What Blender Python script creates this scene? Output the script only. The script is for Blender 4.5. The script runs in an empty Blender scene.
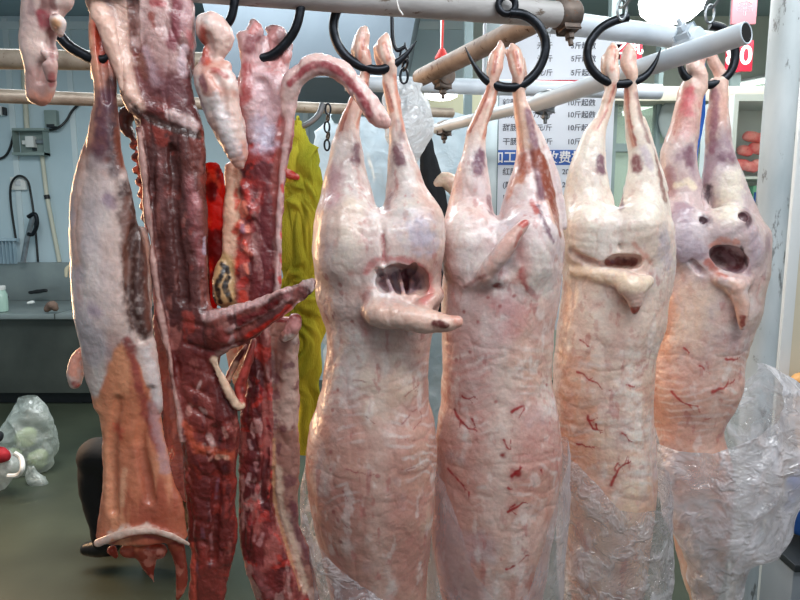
import bpy, bmesh, math, random
import numpy as np
from mathutils import Vector, Matrix

# ------------------------------------------------------------------ camera, world, light, exposure
scene = bpy.context.scene
COL = scene.collection
CZ, PITCH, F = 1.40, math.radians(7.7), 620.0
SP, CP = math.sin(PITCH), math.cos(PITCH)
cam = bpy.data.objects.new('camera', bpy.data.cameras.new('camera'))
COL.objects.link(cam)
cam.location = (0, 0, CZ)
cam.rotation_euler = (math.radians(90) - PITCH, 0, 0)
cam.data.sensor_width = 36.0
cam.data.lens = F / 800 * 36.0
cam.data.clip_start = 0.02
scene.camera = cam

vs = scene.view_settings
vs.view_transform = 'Standard'
vs.look = 'None'
vs.exposure = 0.08
vs.gamma = 1.0
vs.use_curve_mapping = False

world = bpy.data.worlds.new('world')
scene.world = world
world.use_nodes = True
world.node_tree.nodes['Background'].inputs[0].default_value = (0.80, 0.90, 1.0, 1)
world.node_tree.nodes['Background'].inputs[1].default_value = 0.20


def area_light(name, loc, target, size, energy, color):
    d = bpy.data.lights.new(name, 'AREA')
    d.shape = 'RECTANGLE'
    d.size, d.size_y = size
    d.energy = energy
    d.color = color
    o = bpy.data.objects.new(name, d)
    COL.objects.link(o)
    o.location = loc
    o.rotation_euler = (Vector(target) - Vector(loc)).to_track_quat('-Z', 'Y').to_euler()
    return o


area_light('assumed_front_tubes', (0.45, 0.05, 2.6), (0.35, 1.3, 1.35), (2.0, 0.3), 25, (0.94, 0.97, 1.0))  # unseen overhead tubes, assumed from the lit fronts of the carcasses
area_light('added_rail_light', (1.0, 0.95, 2.62), (0.55, 1.4, 1.5), (1.2, 0.2), 12, (0.92, 0.97, 1.0))  # unseen overhead light added along the rail
area_light('aisle_side_fill', (2.1, -1.0, 1.8), (0.7, 1.45, 0.95), (1.8, 1.6), 10, (0.95, 0.96, 1.0))  # added fill for low frontal light, standing in for unseen aisle daylight
area_light('assumed_warm_left_light', (-2.35, 2.55, 1.45), (-0.3, 1.1, 1.1), (0.7, 1.2), 44, (1.0, 0.60, 0.32))  # unseen warm backlight assumed from the orange left rims; no opening is built
area_light('added_back_light', (-1.2, 3.0, 2.74), (-1.2, 3.0, 0.0), (2.4, 1.0), 85, (0.90, 0.97, 1.0))  # unseen ceiling light added for the back room
area_light('added_back_light_right', (1.5, 3.0, 2.74), (1.5, 3.0, 0.0), (1.8, 1.0), 60, (0.96, 1.0, 0.98))  # unseen ceiling light added to brighten the back right


def at(px, py, Y):
    """the point of the world seen at a photograph pixel, at distance Y"""
    x = (px - 400) / F
    y = -(py - 300) / F
    s = Y / (y * SP + CP)
    return Vector((x * s, Y, CZ + s * (y * CP - SP)))


def mpp(Y, py=300):
    """metres per pixel at distance Y"""
    y = -(py - 300) / F
    return Y / (y * SP + CP) / F


def lin(c):
    c = np.asarray(c, float) / 255.0
    return np.where(c <= 0.04045, c / 12.92, ((c + 0.055) / 1.055) ** 2.4)


def rgba(c):
    l = lin(c)
    return (float(l[0]), float(l[1]), float(l[2]), 1.0)


# ------------------------------------------------------------------ object helpers
def tag(o, label=None, cat=None, group=None, kind=None):
    if label: o['label'] = label
    if cat: o['category'] = cat
    if group: o['group'] = group
    if kind: o['kind'] = kind
    return o


def empty(name, loc, label=None, cat=None, group=None):
    o = bpy.data.objects.new(name, None)
    o.empty_display_size = 0.03
    COL.objects.link(o)
    o.location = loc
    tag(o, label, cat, group)
    return o


def link(name, me, mat, parent=None):
    o = bpy.data.objects.new(name, me)
    COL.objects.link(o)
    if mat is not None:
        me.materials.clear()
        me.materials.append(mat)
    if parent is not None:
        o.parent = parent
        o.matrix_parent_inverse = Matrix.Translation(-parent.location)
    return o


class MB:
    """collects shapes and links them as one mesh"""
    def __init__(s):
        s.bm = bmesh.new()

    def box(s, lo, hi, bevel=0.0, rot=None, seg=2):
        lo, hi = Vector(lo), Vector(hi)
        r = bmesh.ops.create_cube(s.bm, size=1.0)
        c, d = (lo + hi) / 2, hi - lo
        for v in r['verts']:
            p = Vector((v.co.x * d.x, v.co.y * d.y, v.co.z * d.z))
            v.co = (rot @ p if rot else p) + c
        if bevel > 0:
            es = list({e for v in r['verts'] for e in v.link_edges})
            bmesh.ops.bevel(s.bm, geom=es, offset=bevel, segments=seg, affect='EDGES', profile=0.6)
        return s

    def tube(s, pts, rad, seg=14, cap=True, flat=1.0):
        pts = [Vector(p) for p in pts]
        n = len(pts)
        rad = rad if hasattr(rad, '__len__') else [rad] * n
        rings = []
        up = None
        for i, p in enumerate(pts):
            t = (pts[min(i + 1, n - 1)] - pts[max(i - 1, 0)]).normalized()
            if up is None:
                up = Vector((0, -1, 0)) if abs(t.y) < 0.9 else Vector((0, 0, 1))
            a = (up - t * up.dot(t)).normalized()
            up = a
            b = t.cross(a)
            rings.append([s.bm.verts.new(p + a * (math.cos(2 * math.pi * k / seg) * rad[i] * flat) + b * (math.sin(2 * math.pi * k / seg) * rad[i])) for k in range(seg)])
        for i in range(n - 1):
            for k in range(seg):
                s.bm.faces.new((rings[i][k], rings[i][(k + 1) % seg], rings[i + 1][(k + 1) % seg], rings[i + 1][k]))
        if cap:
            s.bm.faces.new(rings[0])
            s.bm.faces.new(list(reversed(rings[-1])))
        return s

    def lathe(s, prof, c, axis=(0, 0, 1), seg=32):
        q = Vector((0, 0, 1)).rotation_difference(Vector(axis).normalized())
        rings = []
        for r, z in prof:
            rings.append([s.bm.verts.new(Vector(c) + q @ Vector((math.cos(2 * math.pi * k / seg) * max(r, 1e-4), math.sin(2 * math.pi * k / seg) * max(r, 1e-4), z))) for k in range(seg)])
        for i in range(len(rings) - 1):
            for k in range(seg):
                s.bm.faces.new((rings[i][k], rings[i][(k + 1) % seg], rings[i + 1][(k + 1) % seg], rings[i + 1][k]))
        s.bm.faces.new(list(reversed(rings[0])))
        s.bm.faces.new(rings[-1])
        return s

    def torus(s, c, R, r, axis=(0, 1, 0), seg=28, mseg=10, sx=1.0, sz=1.0):
        q = Vector((0, 0, 1)).rotation_difference(Vector(axis).normalized())
        rings = []
        for i in range(seg):
            a = 2 * math.pi * i / seg
            d = Vector((math.cos(a) * sx, math.sin(a) * sz, 0))
            dn = Vector((math.cos(a), math.sin(a), 0))
            rings.append([s.bm.verts.new(Vector(c) + q @ (d * R + dn * (math.cos(2 * math.pi * k / mseg) * r) + Vector((0, 0, math.sin(2 * math.pi * k / mseg) * r)))) for k in range(mseg)])
        for i in range(seg):
            for k in range(mseg):
                s.bm.faces.new((rings[i][k], rings[i][(k + 1) % mseg], rings[(i + 1) % seg][(k + 1) % mseg], rings[(i + 1) % seg][k]))
        return s

    def build(s, name, mat, parent=None, smooth=True):
        me = bpy.data.meshes.new(name)
        bmesh.ops.recalc_face_normals(s.bm, faces=s.bm.faces)
        s.bm.to_mesh(me)
        s.bm.free()
        if smooth:
            me.polygons.foreach_set('use_smooth', [True] * len(me.polygons))
            me.set_sharp_from_angle(angle=math.radians(40))
        return link(name, me, mat, parent)


def spline(pts, n=8):
    """Catmull-Rom through points (any dimension)"""
    P = [np.asarray(p, float) for p in pts]
    out = []
    for i in range(len(P) - 1):
        p0, p1, p2, p3 = P[max(i - 1, 0)], P[i], P[i + 1], P[min(i + 2, len(P) - 1)]
        for k in range(n):
            t = k / n
            out.append(0.5 * (2 * p1 + (p2 - p0) * t + (2 * p0 - 5 * p1 + 4 * p2 - p3) * t * t + (3 * p1 - p0 - 3 * p2 + p3) * t ** 3))
    out.append(P[-1])
    return out


# ------------------------------------------------------------------ materials
def new_mat(name):
    m = bpy.data.materials.new(name)
    m.use_nodes = True
    nt = m.node_tree
    return m, nt, nt.nodes, nt.links, nt.nodes['Principled BSDF']


def surf_mat(name, c1, c2=None, scale=8.0, rough=0.5, metal=0.0, bump=0.0, bscale=60.0, c3=None, spots=0.62, spec=0.5, stretch=None, coat=0.0, mix=(0.35, 0.7)):
    """two-tone noise colour, optional worn spots of a third colour, optional bump"""
    m, nt, N, L, B = new_mat(name)
    tc = N.new('ShaderNodeTexCoord')
    src = tc.outputs['Object']
    if stretch:
        mp = N.new('ShaderNodeMapping')
        mp.inputs['Scale'].default_value = stretch
        L.new(src, mp.inputs[0]); src = mp.outputs[0]
    no = N.new('ShaderNodeTexNoise')
    no.inputs['Scale'].default_value = scale
    no.inputs['Detail'].default_value = 6
    L.new(src, no.inputs['Vector'])
    rp = N.new('ShaderNodeValToRGB')
    rp.color_ramp.elements[0].position, rp.color_ramp.elements[1].position = mix
    rp.color_ramp.elements[0].color = rgba(c1)
    rp.color_ramp.elements[1].color = rgba(c2 or c1)
    L.new(no.outputs['Fac'], rp.inputs[0])
    out = rp.outputs[0]
    if c3:
        n2 = N.new('ShaderNodeTexNoise')
        n2.inputs['Scale'].default_value = scale * 3.1
        n2.inputs['Detail'].default_value = 8
        n2.inputs['Roughness'].default_value = 0.7
        L.new(src, n2.inputs['Vector'])
        r2 = N.new('ShaderNodeValToRGB')
        r2.color_ramp.elements[0].position, r2.color_ramp.elements[1].position = spots, spots + 0.05
        L.new(n2.outputs['Fac'], r2.inputs[0])
        mx = N.new('ShaderNodeMix'); mx.data_type = 'RGBA'
        L.new(r2.outputs[0], mx.inputs[0]); L.new(out, mx.inputs[6])
        mx.inputs[7].default_value = rgba(c3)
        out = mx.outputs[2]
    L.new(out, B.inputs['Base Color'])
    B.inputs['Roughness'].default_value = rough
    B.inputs['Metallic'].default_value = metal
    B.inputs['Specular IOR Level'].default_value = spec
    B.inputs['Coat Weight'].default_value = coat
    if bump > 0:
        n3 = N.new('ShaderNodeTexNoise')
        n3.inputs['Scale'].default_value = bscale
        n3.inputs['Detail'].default_value = 5
        L.new(src, n3.inputs['Vector'])
        bp = N.new('ShaderNodeBump')
        bp.inputs['Strength'].default_value = bump
        bp.inputs['Distance'].default_value = 0.004
        L.new(n3.outputs['Fac'], bp.inputs['Height'])
        L.new(bp.outputs[0], B.inputs['Normal'])
    return m


def flat_mat(name, c, rough=0.5, metal=0.0, emit=0.0):
    m, nt, N, L, B = new_mat(name)
    B.inputs['Base Color'].default_value = rgba(c)
    B.inputs['Roughness'].default_value = rough
    B.inputs['Metallic'].default_value = metal
    if emit:
        B.inputs['Emission Color'].default_value = rgba(c)
        B.inputs['Emission Strength'].default_value = emit
    return m


def flesh_mat(name, rough=0.42, sss=0.18, bump=0.35, coat=0.25, transl=0.0):
    """raw meat: tissue colours carried by the mesh, fibres and wet sheen from nodes"""
    m, nt, N, L, B = new_mat(name)
    at_ = N.new('ShaderNodeAttribute'); at_.attribute_name = 'tissue'
    tc = N.new('ShaderNodeTexCoord')
    n1 = N.new('ShaderNodeTexNoise'); n1.inputs['Scale'].default_value = 170; n1.inputs['Detail'].default_value = 5
    L.new(tc.outputs['Object'], n1.inputs['Vector'])
    n2 = N.new('ShaderNodeTexNoise'); n2.inputs['Scale'].default_value = 42; n2.inputs['Detail'].default_value = 4; n2.inputs['Distortion'].default_value = 0.8
    L.new(tc.outputs['Object'], n2.inputs['Vector'])
    mr = N.new('ShaderNodeMapRange'); mr.inputs[1].default_value = 0.25; mr.inputs[2].default_value = 0.75; mr.inputs[3].default_value = 0.91; mr.inputs[4].default_value = 1.09
    L.new(n1.outputs['Fac'], mr.inputs[0])
    mul = N.new('ShaderNodeMix'); mul.data_type = 'RGBA'; mul.blend_type = 'MULTIPLY'; mul.inputs[0].default_value = 1.0
    cb = N.new('ShaderNodeCombineColor')
    for i in range(3): L.new(mr.outputs[0], cb.inputs[i])
    L.new(at_.outputs['Color'], mul.inputs[6]); L.new(cb.outputs[0], mul.inputs[7])
    L.new(mul.outputs[2], B.inputs['Base Color'])
    rr = N.new('ShaderNodeMapRange'); rr.inputs[3].default_value = rough - 0.14; rr.inputs[4].default_value = rough + 0.18
    L.new(n2.outputs['Fac'], rr.inputs[0]); L.new(rr.outputs[0], B.inputs['Roughness'])
    ad = N.new('ShaderNodeMath'); ad.operation = 'MULTIPLY_ADD'; ad.inputs[1].default_value = 0.35
    L.new(n1.outputs['Fac'], ad.inputs[0]); L.new(n2.outputs['Fac'], ad.inputs[2])
    bp = N.new('ShaderNodeBump'); bp.inputs['Strength'].default_value = bump; bp.inputs['Distance'].default_value = 0.006
    L.new(ad.outputs[0], bp.inputs['Height']); L.new(bp.outputs[0], B.inputs['Normal'])
    B.inputs['Coat Weight'].default_value = coat
    B.inputs['Coat Roughness'].default_value = 0.14
    B.inputs['Subsurface Weight'].default_value = sss
    B.inputs['Subsurface Radius'].default_value = (1.0, 0.35, 0.22)
    B.inputs['Subsurface Scale'].default_value = 0.012
    if transl > 0:
        tr = N.new('ShaderNodeBsdfTranslucent')
        L.new(at_.outputs['Color'], tr.inputs[0])
        mx = N.new('ShaderNodeMixShader'); mx.inputs[0].default_value = transl
        out = [n for n in N if n.type == 'OUTPUT_MATERIAL'][0]
        L.new(B.outputs[0], mx.inputs[1]); L.new(tr.outputs[0], mx.inputs[2]); L.new(mx.outputs[0], out.inputs[0])
    return m


def film_mat(name, body=0.10, edge=0.35, tint=(244, 244, 250), rough=0.16, scale=24.0, bump=0.8, streak=0.25, gloss=0.5):
    """thin clear plastic film: mostly see-through, milky where it folds, sharp glints on the creases"""
    m, nt, N, L, B = new_mat(name)
    N.remove(B)
    tc = N.new('ShaderNodeTexCoord')
    no = N.new('ShaderNodeTexNoise'); no.inputs['Scale'].default_value = scale * .6; no.inputs['Detail'].default_value = 4; no.inputs['Distortion'].default_value = 1.2
    L.new(tc.outputs['Object'], no.inputs['Vector'])
    mxv = N.new('ShaderNodeMix'); mxv.data_type = 'VECTOR'; mxv.inputs[0].default_value = 0.10
    L.new(tc.outputs['Object'], mxv.inputs[4]); L.new(no.outputs['Color'], mxv.inputs[5])
    def ridge(sc):
        v = N.new('ShaderNodeTexNoise'); v.inputs['Scale'].default_value = sc; v.inputs['Detail'].default_value = 3
        L.new(mxv.outputs[1], v.inputs['Vector'])
        a = N.new('ShaderNodeMath'); a.operation = 'SUBTRACT'; a.inputs[1].default_value = .5; L.new(v.outputs['Fac'], a.inputs[0])
        b = N.new('ShaderNodeMath'); b.operation = 'ABSOLUTE'; L.new(a.outputs[0], b.inputs[0])
        r = N.new('ShaderNodeMapRange'); r.inputs[1].default_value = 0.0; r.inputs[2].default_value = 0.09; r.inputs[3].default_value = 1.0; r.inputs[4].default_value = 0.0
        L.new(b.outputs[0], r.inputs[0])
        return r.outputs[0]
    r1, r2 = ridge(scale * .5), ridge(scale * 1.3)
    h = N.new('ShaderNodeMath'); h.operation = 'MULTIPLY_ADD'; h.inputs[1].default_value = 0.35
    L.new(r2, h.inputs[0]); L.new(r1, h.inputs[2])
    h2 = N.new('ShaderNodeMath'); h2.operation = 'ADD'
    L.new(h.outputs[0], h2.inputs[0]); L.new(no.outputs['Fac'], h2.inputs[1])
    bp = N.new('ShaderNodeBump'); bp.inputs['Strength'].default_value = bump; bp.inputs['Distance'].default_value = 0.006
    L.new(h2.outputs[0], bp.inputs['Height'])
    di = N.new('ShaderNodeBsdfDiffuse'); di.inputs[0].default_value = rgba(tint); L.new(bp.outputs[0], di.inputs['Normal'])
    tl = N.new('ShaderNodeBsdfTranslucent'); tl.inputs[0].default_value = rgba(tint)
    mk = N.new('ShaderNodeMixShader'); mk.inputs[0].default_value = .4
    L.new(di.outputs[0], mk.inputs[1]); L.new(tl.outputs[0], mk.inputs[2])
    gl = N.new('ShaderNodeBsdfGlossy'); gl.inputs['Roughness'].default_value = rough; L.new(bp.outputs[0], gl.inputs['Normal'])
    lw = N.new('ShaderNodeLayerWeight'); lw.inputs[0].default_value = 0.30
    L.new(bp.outputs[0], lw.inputs['Normal'])
    a = N.new('ShaderNodeMath'); a.operation = 'MULTIPLY'; a.inputs[1].default_value = edge
    L.new(lw.outputs['Facing'], a.inputs[0])
    a2 = N.new('ShaderNodeMath'); a2.operation = 'MULTIPLY_ADD'; a2.inputs[1].default_value = streak
    L.new(r1, a2.inputs[0]); L.new(a.outputs[0], a2.inputs[2])
    b = N.new('ShaderNodeMath'); b.operation = 'ADD'; b.inputs[1].default_value = body; b.use_clamp = True
    L.new(a2.outputs[0], b.inputs[0])
    tr = N.new('ShaderNodeBsdfTransparent'); tr.inputs[0].default_value = (0.98, 0.98, 0.99, 1)
    mx = N.new('ShaderNodeMixShader')
    L.new(b.outputs[0], mx.inputs[0]); L.new(tr.outputs[0], mx.inputs[1]); L.new(mk.outputs[0], mx.inputs[2])
    l2 = N.new('ShaderNodeLayerWeight'); l2.inputs[0].default_value = 0.5; L.new(bp.outputs[0], l2.inputs['Normal'])
    pw = N.new('ShaderNodeMath'); pw.operation = 'POWER'; pw.inputs[1].default_value = 4.0; L.new(l2.outputs['Facing'], pw.inputs[0])
    fm = N.new('ShaderNodeMath'); fm.operation = 'MULTIPLY_ADD'; fm.inputs[1].default_value = gloss * .6; fm.inputs[2].default_value = gloss * .16; fm.use_clamp = True
    L.new(pw.outputs[0], fm.inputs[0])
    m2 = N.new('ShaderNodeMixShader')
    L.new(fm.outputs[0], m2.inputs[0]); L.new(mx.outputs[0], m2.inputs[1]); L.new(gl.outputs[0], m2.inputs[2])
    out = [n for n in N if n.type == 'OUTPUT_MATERIAL'][0]
    L.new(m2.outputs[0], out.inputs[0])
    return m


# ------------------------------------------------------------------ sculpting: smooth signed-distance shapes -> mesh
def smin(a, b, k):
    h = np.clip(0.5 + 0.5 * (b - a) / k, 0, 1)
    return b * (1 - h) + a * h - k * h * (1 - h)


def smax(a, b, k):
    return -smin(-a, -b, k)


def _hash(i, j, k):
    n = (i * 374761393 + j * 668265263 + k * 2147483647 + 1013904223).astype(np.int64) & 0xffffffff
    n = ((n ^ (n >> 13)) * 1274126177) & 0xffffffff
    return ((n ^ (n >> 16)) & 0xffff) / 65535.0


def vnoise(P):
    i = np.floor(P).astype(np.int64)
    f = P - i
    f = f * f * (3 - 2 * f)
    r = 0
    for a in (0, 1):
        for b in (0, 1):
            for c in (0, 1):
                w = (f[:, 0] if a else 1 - f[:, 0]) * (f[:, 1] if b else 1 - f[:, 1]) * (f[:, 2] if c else 1 - f[:, 2])
                r = r + w * _hash(i[:, 0] + a, i[:, 1] + b, i[:, 2] + c)
    return r


def fbm(P, scale, oct=3, seed=0.0):
    r, a, t = 0, 1.0, 0.0
    P = P * scale + seed
    for o in range(oct):
        r = r + a * vnoise(P); t += a
        a *= 0.5; P = P * 2.03 + 17.7
    return r / t - 0.5            # about -0.5 .. 0.5


def sstep(a, b, x):
    t = np.clip((x - a) / (b - a + 1e-12), 0, 1)
    return t * t * (3 - 2 * t)


def seg_dist(P, pts):
    """distance from P to a polyline, with the parameter along it"""
    best = np.full(len(P), 1e9); par = np.zeros(len(P))
    if len(pts) == 1:
        return np.linalg.norm(P - pts[0], axis=1), par
    for i in range(len(pts) - 1):
        a, b = pts[i], pts[i + 1]
        ba = b - a
        h = np.clip(((P - a) @ ba) / (ba @ ba + 1e-12), 0, 1)
        d = np.linalg.norm(P - a - h[:, None] * ba, axis=1)
        m = d < best
        best[m] = d[m]; par[m] = i + h[m]
    return best, par


class Sculpt:
    def __init__(s, Y0, h=0.0042):
        s.Y0, s.h = Y0, h
        s.ops = []; s.tags = []; s.lo = np.full(3, 1e9); s.hi = np.full(3, -1e9)
        s.noises = []; s.dents = []; s.creases = []

    def _grow(s, lo, hi):
        s.lo = np.minimum(s.lo, lo); s.hi = np.maximum(s.hi, hi)

    def loft(s, rows, name='torso', ratio=0.85, dy=0.0, k=0.014, p=2.0):
        """rows (py, x left, x right[, depth shift m[, depth ratio]]) stacked down the picture plane at Y0 + dy"""
        R = []
        for r in rows:
            r = list(r) + [0.0] * (4 - len(r))
            if len(r) < 5: r.append(ratio)
            R.append(r)
        R = np.array(spline(R, 6))
        Y = s.Y0 + dy
        z = np.array([at(400, q, Y).z for q in R[:, 0]])
        sc = np.array([mpp(Y, q) for q in R[:, 0]])
        cx = ((R[:, 1] + R[:, 2]) / 2 - 400) * sc
        a = np.maximum((R[:, 2] - R[:, 1]) / 2 * sc, 0.0012)
        cy = Y + R[:, 3]
        b = np.maximum(a * R[:, 4], 0.0012)
        o = np.argsort(z)
        z, cx, a, cy, b = z[o], cx[o], a[o], cy[o], b[o]

        def f(P):
            q = P[:, 2]
            A = np.interp(q, z, a); B = np.interp(q, z, b)
            u = np.abs(P[:, 0] - np.interp(q, z, cx)) / A
            v = np.abs(P[:, 1] - np.interp(q, z, cy)) / B
            m = np.minimum(A, B)
            d = ((u ** p + v ** p) ** (1 / p) - 1) * m
            return smax(d, np.maximum(q - z[-1], z[0] - q), 0.008)
        s.ops.append(('+', f, k)); s.tags.append((name, f))
        s._grow([(cx - a).min(), (cy - b).min(), z[0]], [(cx + a).max(), (cy + b).max(), z[-1]])
        return s

    def _chain_f(s, W, rad, flat=1.0, kk=None):
        W = np.array(W); rad = np.array(rad)
        kk = kk or float(rad.min()) * 0.5
        S = np.array([1, 1 / flat, 1])

        def f(P):
            d = None
            Q = P * S
            for i in range(max(len(W) - 1, 1)):
                a = W[i] * S; b = W[min(i + 1, len(W) - 1)] * S
                ba = b - a
                h = np.clip(((Q - a) @ ba) / (ba @ ba + 1e-12), 0, 1)
                e = np.linalg.norm(Q - a - h[:, None] * ba, axis=1) - (rad[i] * (1 - h) + rad[min(i + 1, len(W) - 1)] * h)
                e = e * min(flat, 1.0) if flat < 1 else e
                d = e if d is None else np.minimum(d, e)
            return d
        return f

    def chain(s, pts, name='torso', k=0.010, flat=1.0, smooth=3, on=False):
        """rounded limb through (px, py, dY m, radius px); on=True measures dY from the surface built so far"""
        pts = spline(pts, smooth) if len(pts) > 1 and smooth > 1 else [np.array(p, float) for p in pts]
        W, R = [], []
        for px, py, dY, r in pts:
            if on:
                w = s.surf(px, py); w = w + np.array([0, dY, 0])
            else:
                w = np.array(at(px, py, s.Y0 + dY))
            W.append(w); R.append(max(r, 0.6) * mpp(w[1], py))
        f = s._chain_f(W, R, flat)
        s.ops.append(('+', f, k))
        if name: s.tags.append((name, f))
        W = np.array(W); R = np.array(R)[:, None] * max(1.0, flat)
        s._grow((W - R).min(0), (W + R).max(0))
        return s

    def carve(s, pts, k=0.008, flat=1.0, smooth=3, lining=None):
        """groove or hole through (px, py, depth below surface m, radius px)"""
        pts = spline(pts, smooth) if len(pts) > 1 and smooth > 1 else [np.array(p, float) for p in pts]
        W, R = [], []
        for px, py, dY, r in pts:
            w = s.surf(px, py) + np.array([0, dY, 0])
            W.append(w); R.append(max(r, 0.5) * mpp(w[1], py))
        f = s._chain_f(W, R, flat)
        s.ops.append(('-', f, k))
        if lining: s.tags.append((lining, lambda P, f=f: f(P) - 0.002))
        return s

    def noise(s, amp, scale, oct=3, stretch=(1, 1, 1), seed=0.0):
        s.noises.append((amp, scale, oct, np.array(stretch, float), seed)); return s

    def crease(s, amp, scale, stretch=(1, 1, 1), seed=0.0, zone=None):
        s.creases.append((amp, scale, np.array(stretch, float), seed, zone)); return s

    def dent(s, pts, r, dep):
        """a fold (dep < 0) or cord (dep > 0) along picture points; r in pixels, dep in millimetres"""
        W = [s.surf(q[0], q[1]) for q in (spline(pts, 3) if len(pts) > 1 else pts)]
        s.dents.append((W, r * mpp(s.Y0), dep / 1000)); return s

    def sdf(s, P):
        d = None
        for kind, f, k in s.ops:
            e = f(P)
            d = e if d is None else (smin(d, e, k) if kind == '+' else smax(d, -e, k))
        return d

    def surf(s, px, py):
        """front surface under a picture point"""
        Ys = np.linspace(s.Y0 - 0.32, s.Y0 + 0.3, 420)
        P = np.array([at(px, py, y) for y in Ys])
        d = s.sdf(P)
        i = np.argmax(d < 0)
        if d[i] >= 0:
            i = int(np.argmin(d))
        return P[i]

    def mesh(s, subdiv=True):
        h = s.h
        lo = s.lo - 4 * h - 0.004; hi = s.hi + 4 * h + 0.004
        C = 4
        n = np.ceil((hi - lo) / (h * C)).astype(int) + 1
        ax = [lo[i] + np.arange(n[i]) * h * C for i in range(3)]
        G = np.stack(np.meshgrid(*ax, indexing='ij'), -1).reshape(-1, 3)
        dc = s.sdf(G).reshape(n)
        fn = n * C
        D = np.repeat(np.repeat(np.repeat(dc, C, 0), C, 1), C, 2)
        near = np.abs(D) < h * C * 2.2 + 0.006
        idx = np.argwhere(near)
        P = lo + (idx - 0.0) * h
        D[near] = s.sdf(P)
        # surface nets
        neg = D < 0
        corners = [(i, j, k) for i in (0, 1) for j in (0, 1) for k in (0, 1)]
        sh = tuple(x - 1 for x in D.shape)
        cnt = np.zeros(sh, int)
        for c in corners:
            cnt += neg[c[0]:c[0] + sh[0], c[1]:c[1] + sh[1], c[2]:c[2] + sh[2]]
        act = (cnt > 0) & (cnt < 8)
        ci = np.argwhere(act)
        vid = np.full(sh, -1, int); vid[act] = np.arange(len(ci))
        acc = np.zeros((len(ci), 3)); num = np.zeros(len(ci))
        for a in range(8):
            for b in range(a + 1, 8):
                ca, cb = np.array(corners[a]), np.array(corners[b])
                if np.abs(ca - cb).sum() != 1: continue
                da = D[tuple((ci + ca).T)]; db = D[tuple((ci + cb).T)]
                m = (da < 0) != (db < 0)
                t = da[m] / (da[m] - db[m])
                acc[m] += ca + (cb - ca) * t[:, None]; num[m] += 1
        V = lo + (ci + acc / num[:, None]) * h
        Q = []
        for axis in range(3):
            o = [0, 0, 0]; o[axis] = 1
            A = neg[:D.shape[0] - o[0], :D.shape[1] - o[1], :D.shape[2] - o[2]]
            B = neg[o[0]:, o[1]:, o[2]:]
            e = np.argwhere(A != B)
            u, v = (axis + 1) % 3, (axis + 2) % 3
            ok = (e[:, u] > 0) & (e[:, v] > 0) & (e[:, 0] < sh[0] + (axis == 0) * 0) & (e[:, u] < sh[u]) & (e[:, v] < sh[v]) & (e[:, axis] < sh[axis])
            e = e[ok]
            du = np.zeros(3, int); du[u] = 1
            dv = np.zeros(3, int); dv[v] = 1
            q = np.stack([vid[tuple((e - du - dv).T)], vid[tuple((e - dv).T)], vid[tuple(e.T)], vid[tuple((e - du).T)]], 1)
            fl = ~A[tuple(e.T)]
            q[fl] = q[fl][:, ::-1]
            Q.append(q)
        Q = np.concatenate(Q)
        Q = Q[(Q >= 0).all(1)]
        if subdiv:
            E = np.sort(np.stack([Q, np.roll(Q, -1, 1)], -1).reshape(-1, 2), 1)
            key = E[:, 0] * (len(V) + 1) + E[:, 1]
            uq, first, inv = np.unique(key, return_index=True, return_inverse=True)
            em = (V[E[first, 0]] + V[E[first, 1]]) / 2
            fm = V[Q].mean(1)
            ei = len(V) + inv.reshape(-1, 4)
            fi = len(V) + len(em) + np.arange(len(Q))
            V = np.concatenate([V, em, fm])
            Q = np.concatenate([np.stack([Q[:, i], ei[:, i], fi, ei[:, (i + 3) % 4]], 1) for i in range(4)])
        g, d = s.grad(V)
        V = V - g * (np.clip(d, -h, h) / np.maximum((g * g).sum(1), 0.3))[:, None]
        n = g / (np.linalg.norm(g, axis=1)[:, None] + 1e-9)
        s.flat_V = V.copy()
        disp = 0
        for amp, sc, oc, st, sd in s.noises:
            disp = disp + amp * 2 * fbm(V * st, sc, oc, sd)
        s.cr = np.zeros(len(V))
        for amp, sc, st, sd, zn in s.creases:
            q = V + 0.02 * np.stack([fbm(V, 20, 2, sd + 1), fbm(V, 20, 2, sd + 5), fbm(V, 20, 2, sd + 8)], 1)
            r_ = np.clip(1 - np.abs(4.5 * fbm(q * st, sc, 2, sd)), 0, 1) ** 2
            if zn:
                z0, z1 = at(400, zn[0], s.Y0).z, at(400, zn[1], s.Y0).z
                r_ = r_ * sstep(z1 - .03, z1 + .03, V[:, 2]) * (1 - sstep(z0 - .03, z0 + .03, V[:, 2]))
            disp = disp - amp * r_
            s.cr = np.maximum(s.cr, r_)
        if s.noises: V = V + n * np.asarray(disp)[:, None]
        for pts, r, dep in s.dents:                      # pressed folds (negative) and raised cords (positive)
            W = np.array(pts); lo_, hi_ = W.min(0) - 3 * r, W.max(0) + 3 * r
            m = ((V > lo_) & (V < hi_)).all(1)
            if m.any():
                dd, _ = seg_dist(V[m], W)
                V[m] += n[m] * (dep * np.exp(-(dd / r) ** 2))[:, None]
        fn_ = np.cross(V[Q[:, 2]] - V[Q[:, 0]], V[Q[:, 3]] - V[Q[:, 1]])
        N = np.zeros_like(V)
        for i in range(4):
            for c in range(3): N[:, c] += np.bincount(Q[:, i], fn_[:, c], len(V))
        N /= np.linalg.norm(N, axis=1)[:, None] + 1e-12
        if (N * n).sum() < 0: N = -N
        s.N = N
        s.V, s.Q = V, Q
        return s

    def grad(s, V, e=0.0007):
        T = np.array([[1, -1, -1], [-1, -1, 1], [-1, 1, -1], [1, 1, 1]], float)
        g = 0; m = 0
        for t in T:
            d = s.sdf(V + t * e)
            g = g + t * d[:, None]; m = m + d
        return g / (4 * e), m / 4

    # --- tissue colours (fixed to the meat
    def base(s, c):
        s.C = np.tile(lin(c), (len(s.V), 1)); return s

    def blend(s, c, a):
        s.C = s.C * (1 - a[:, None]) + lin(c) * a[:, None]; return s

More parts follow.
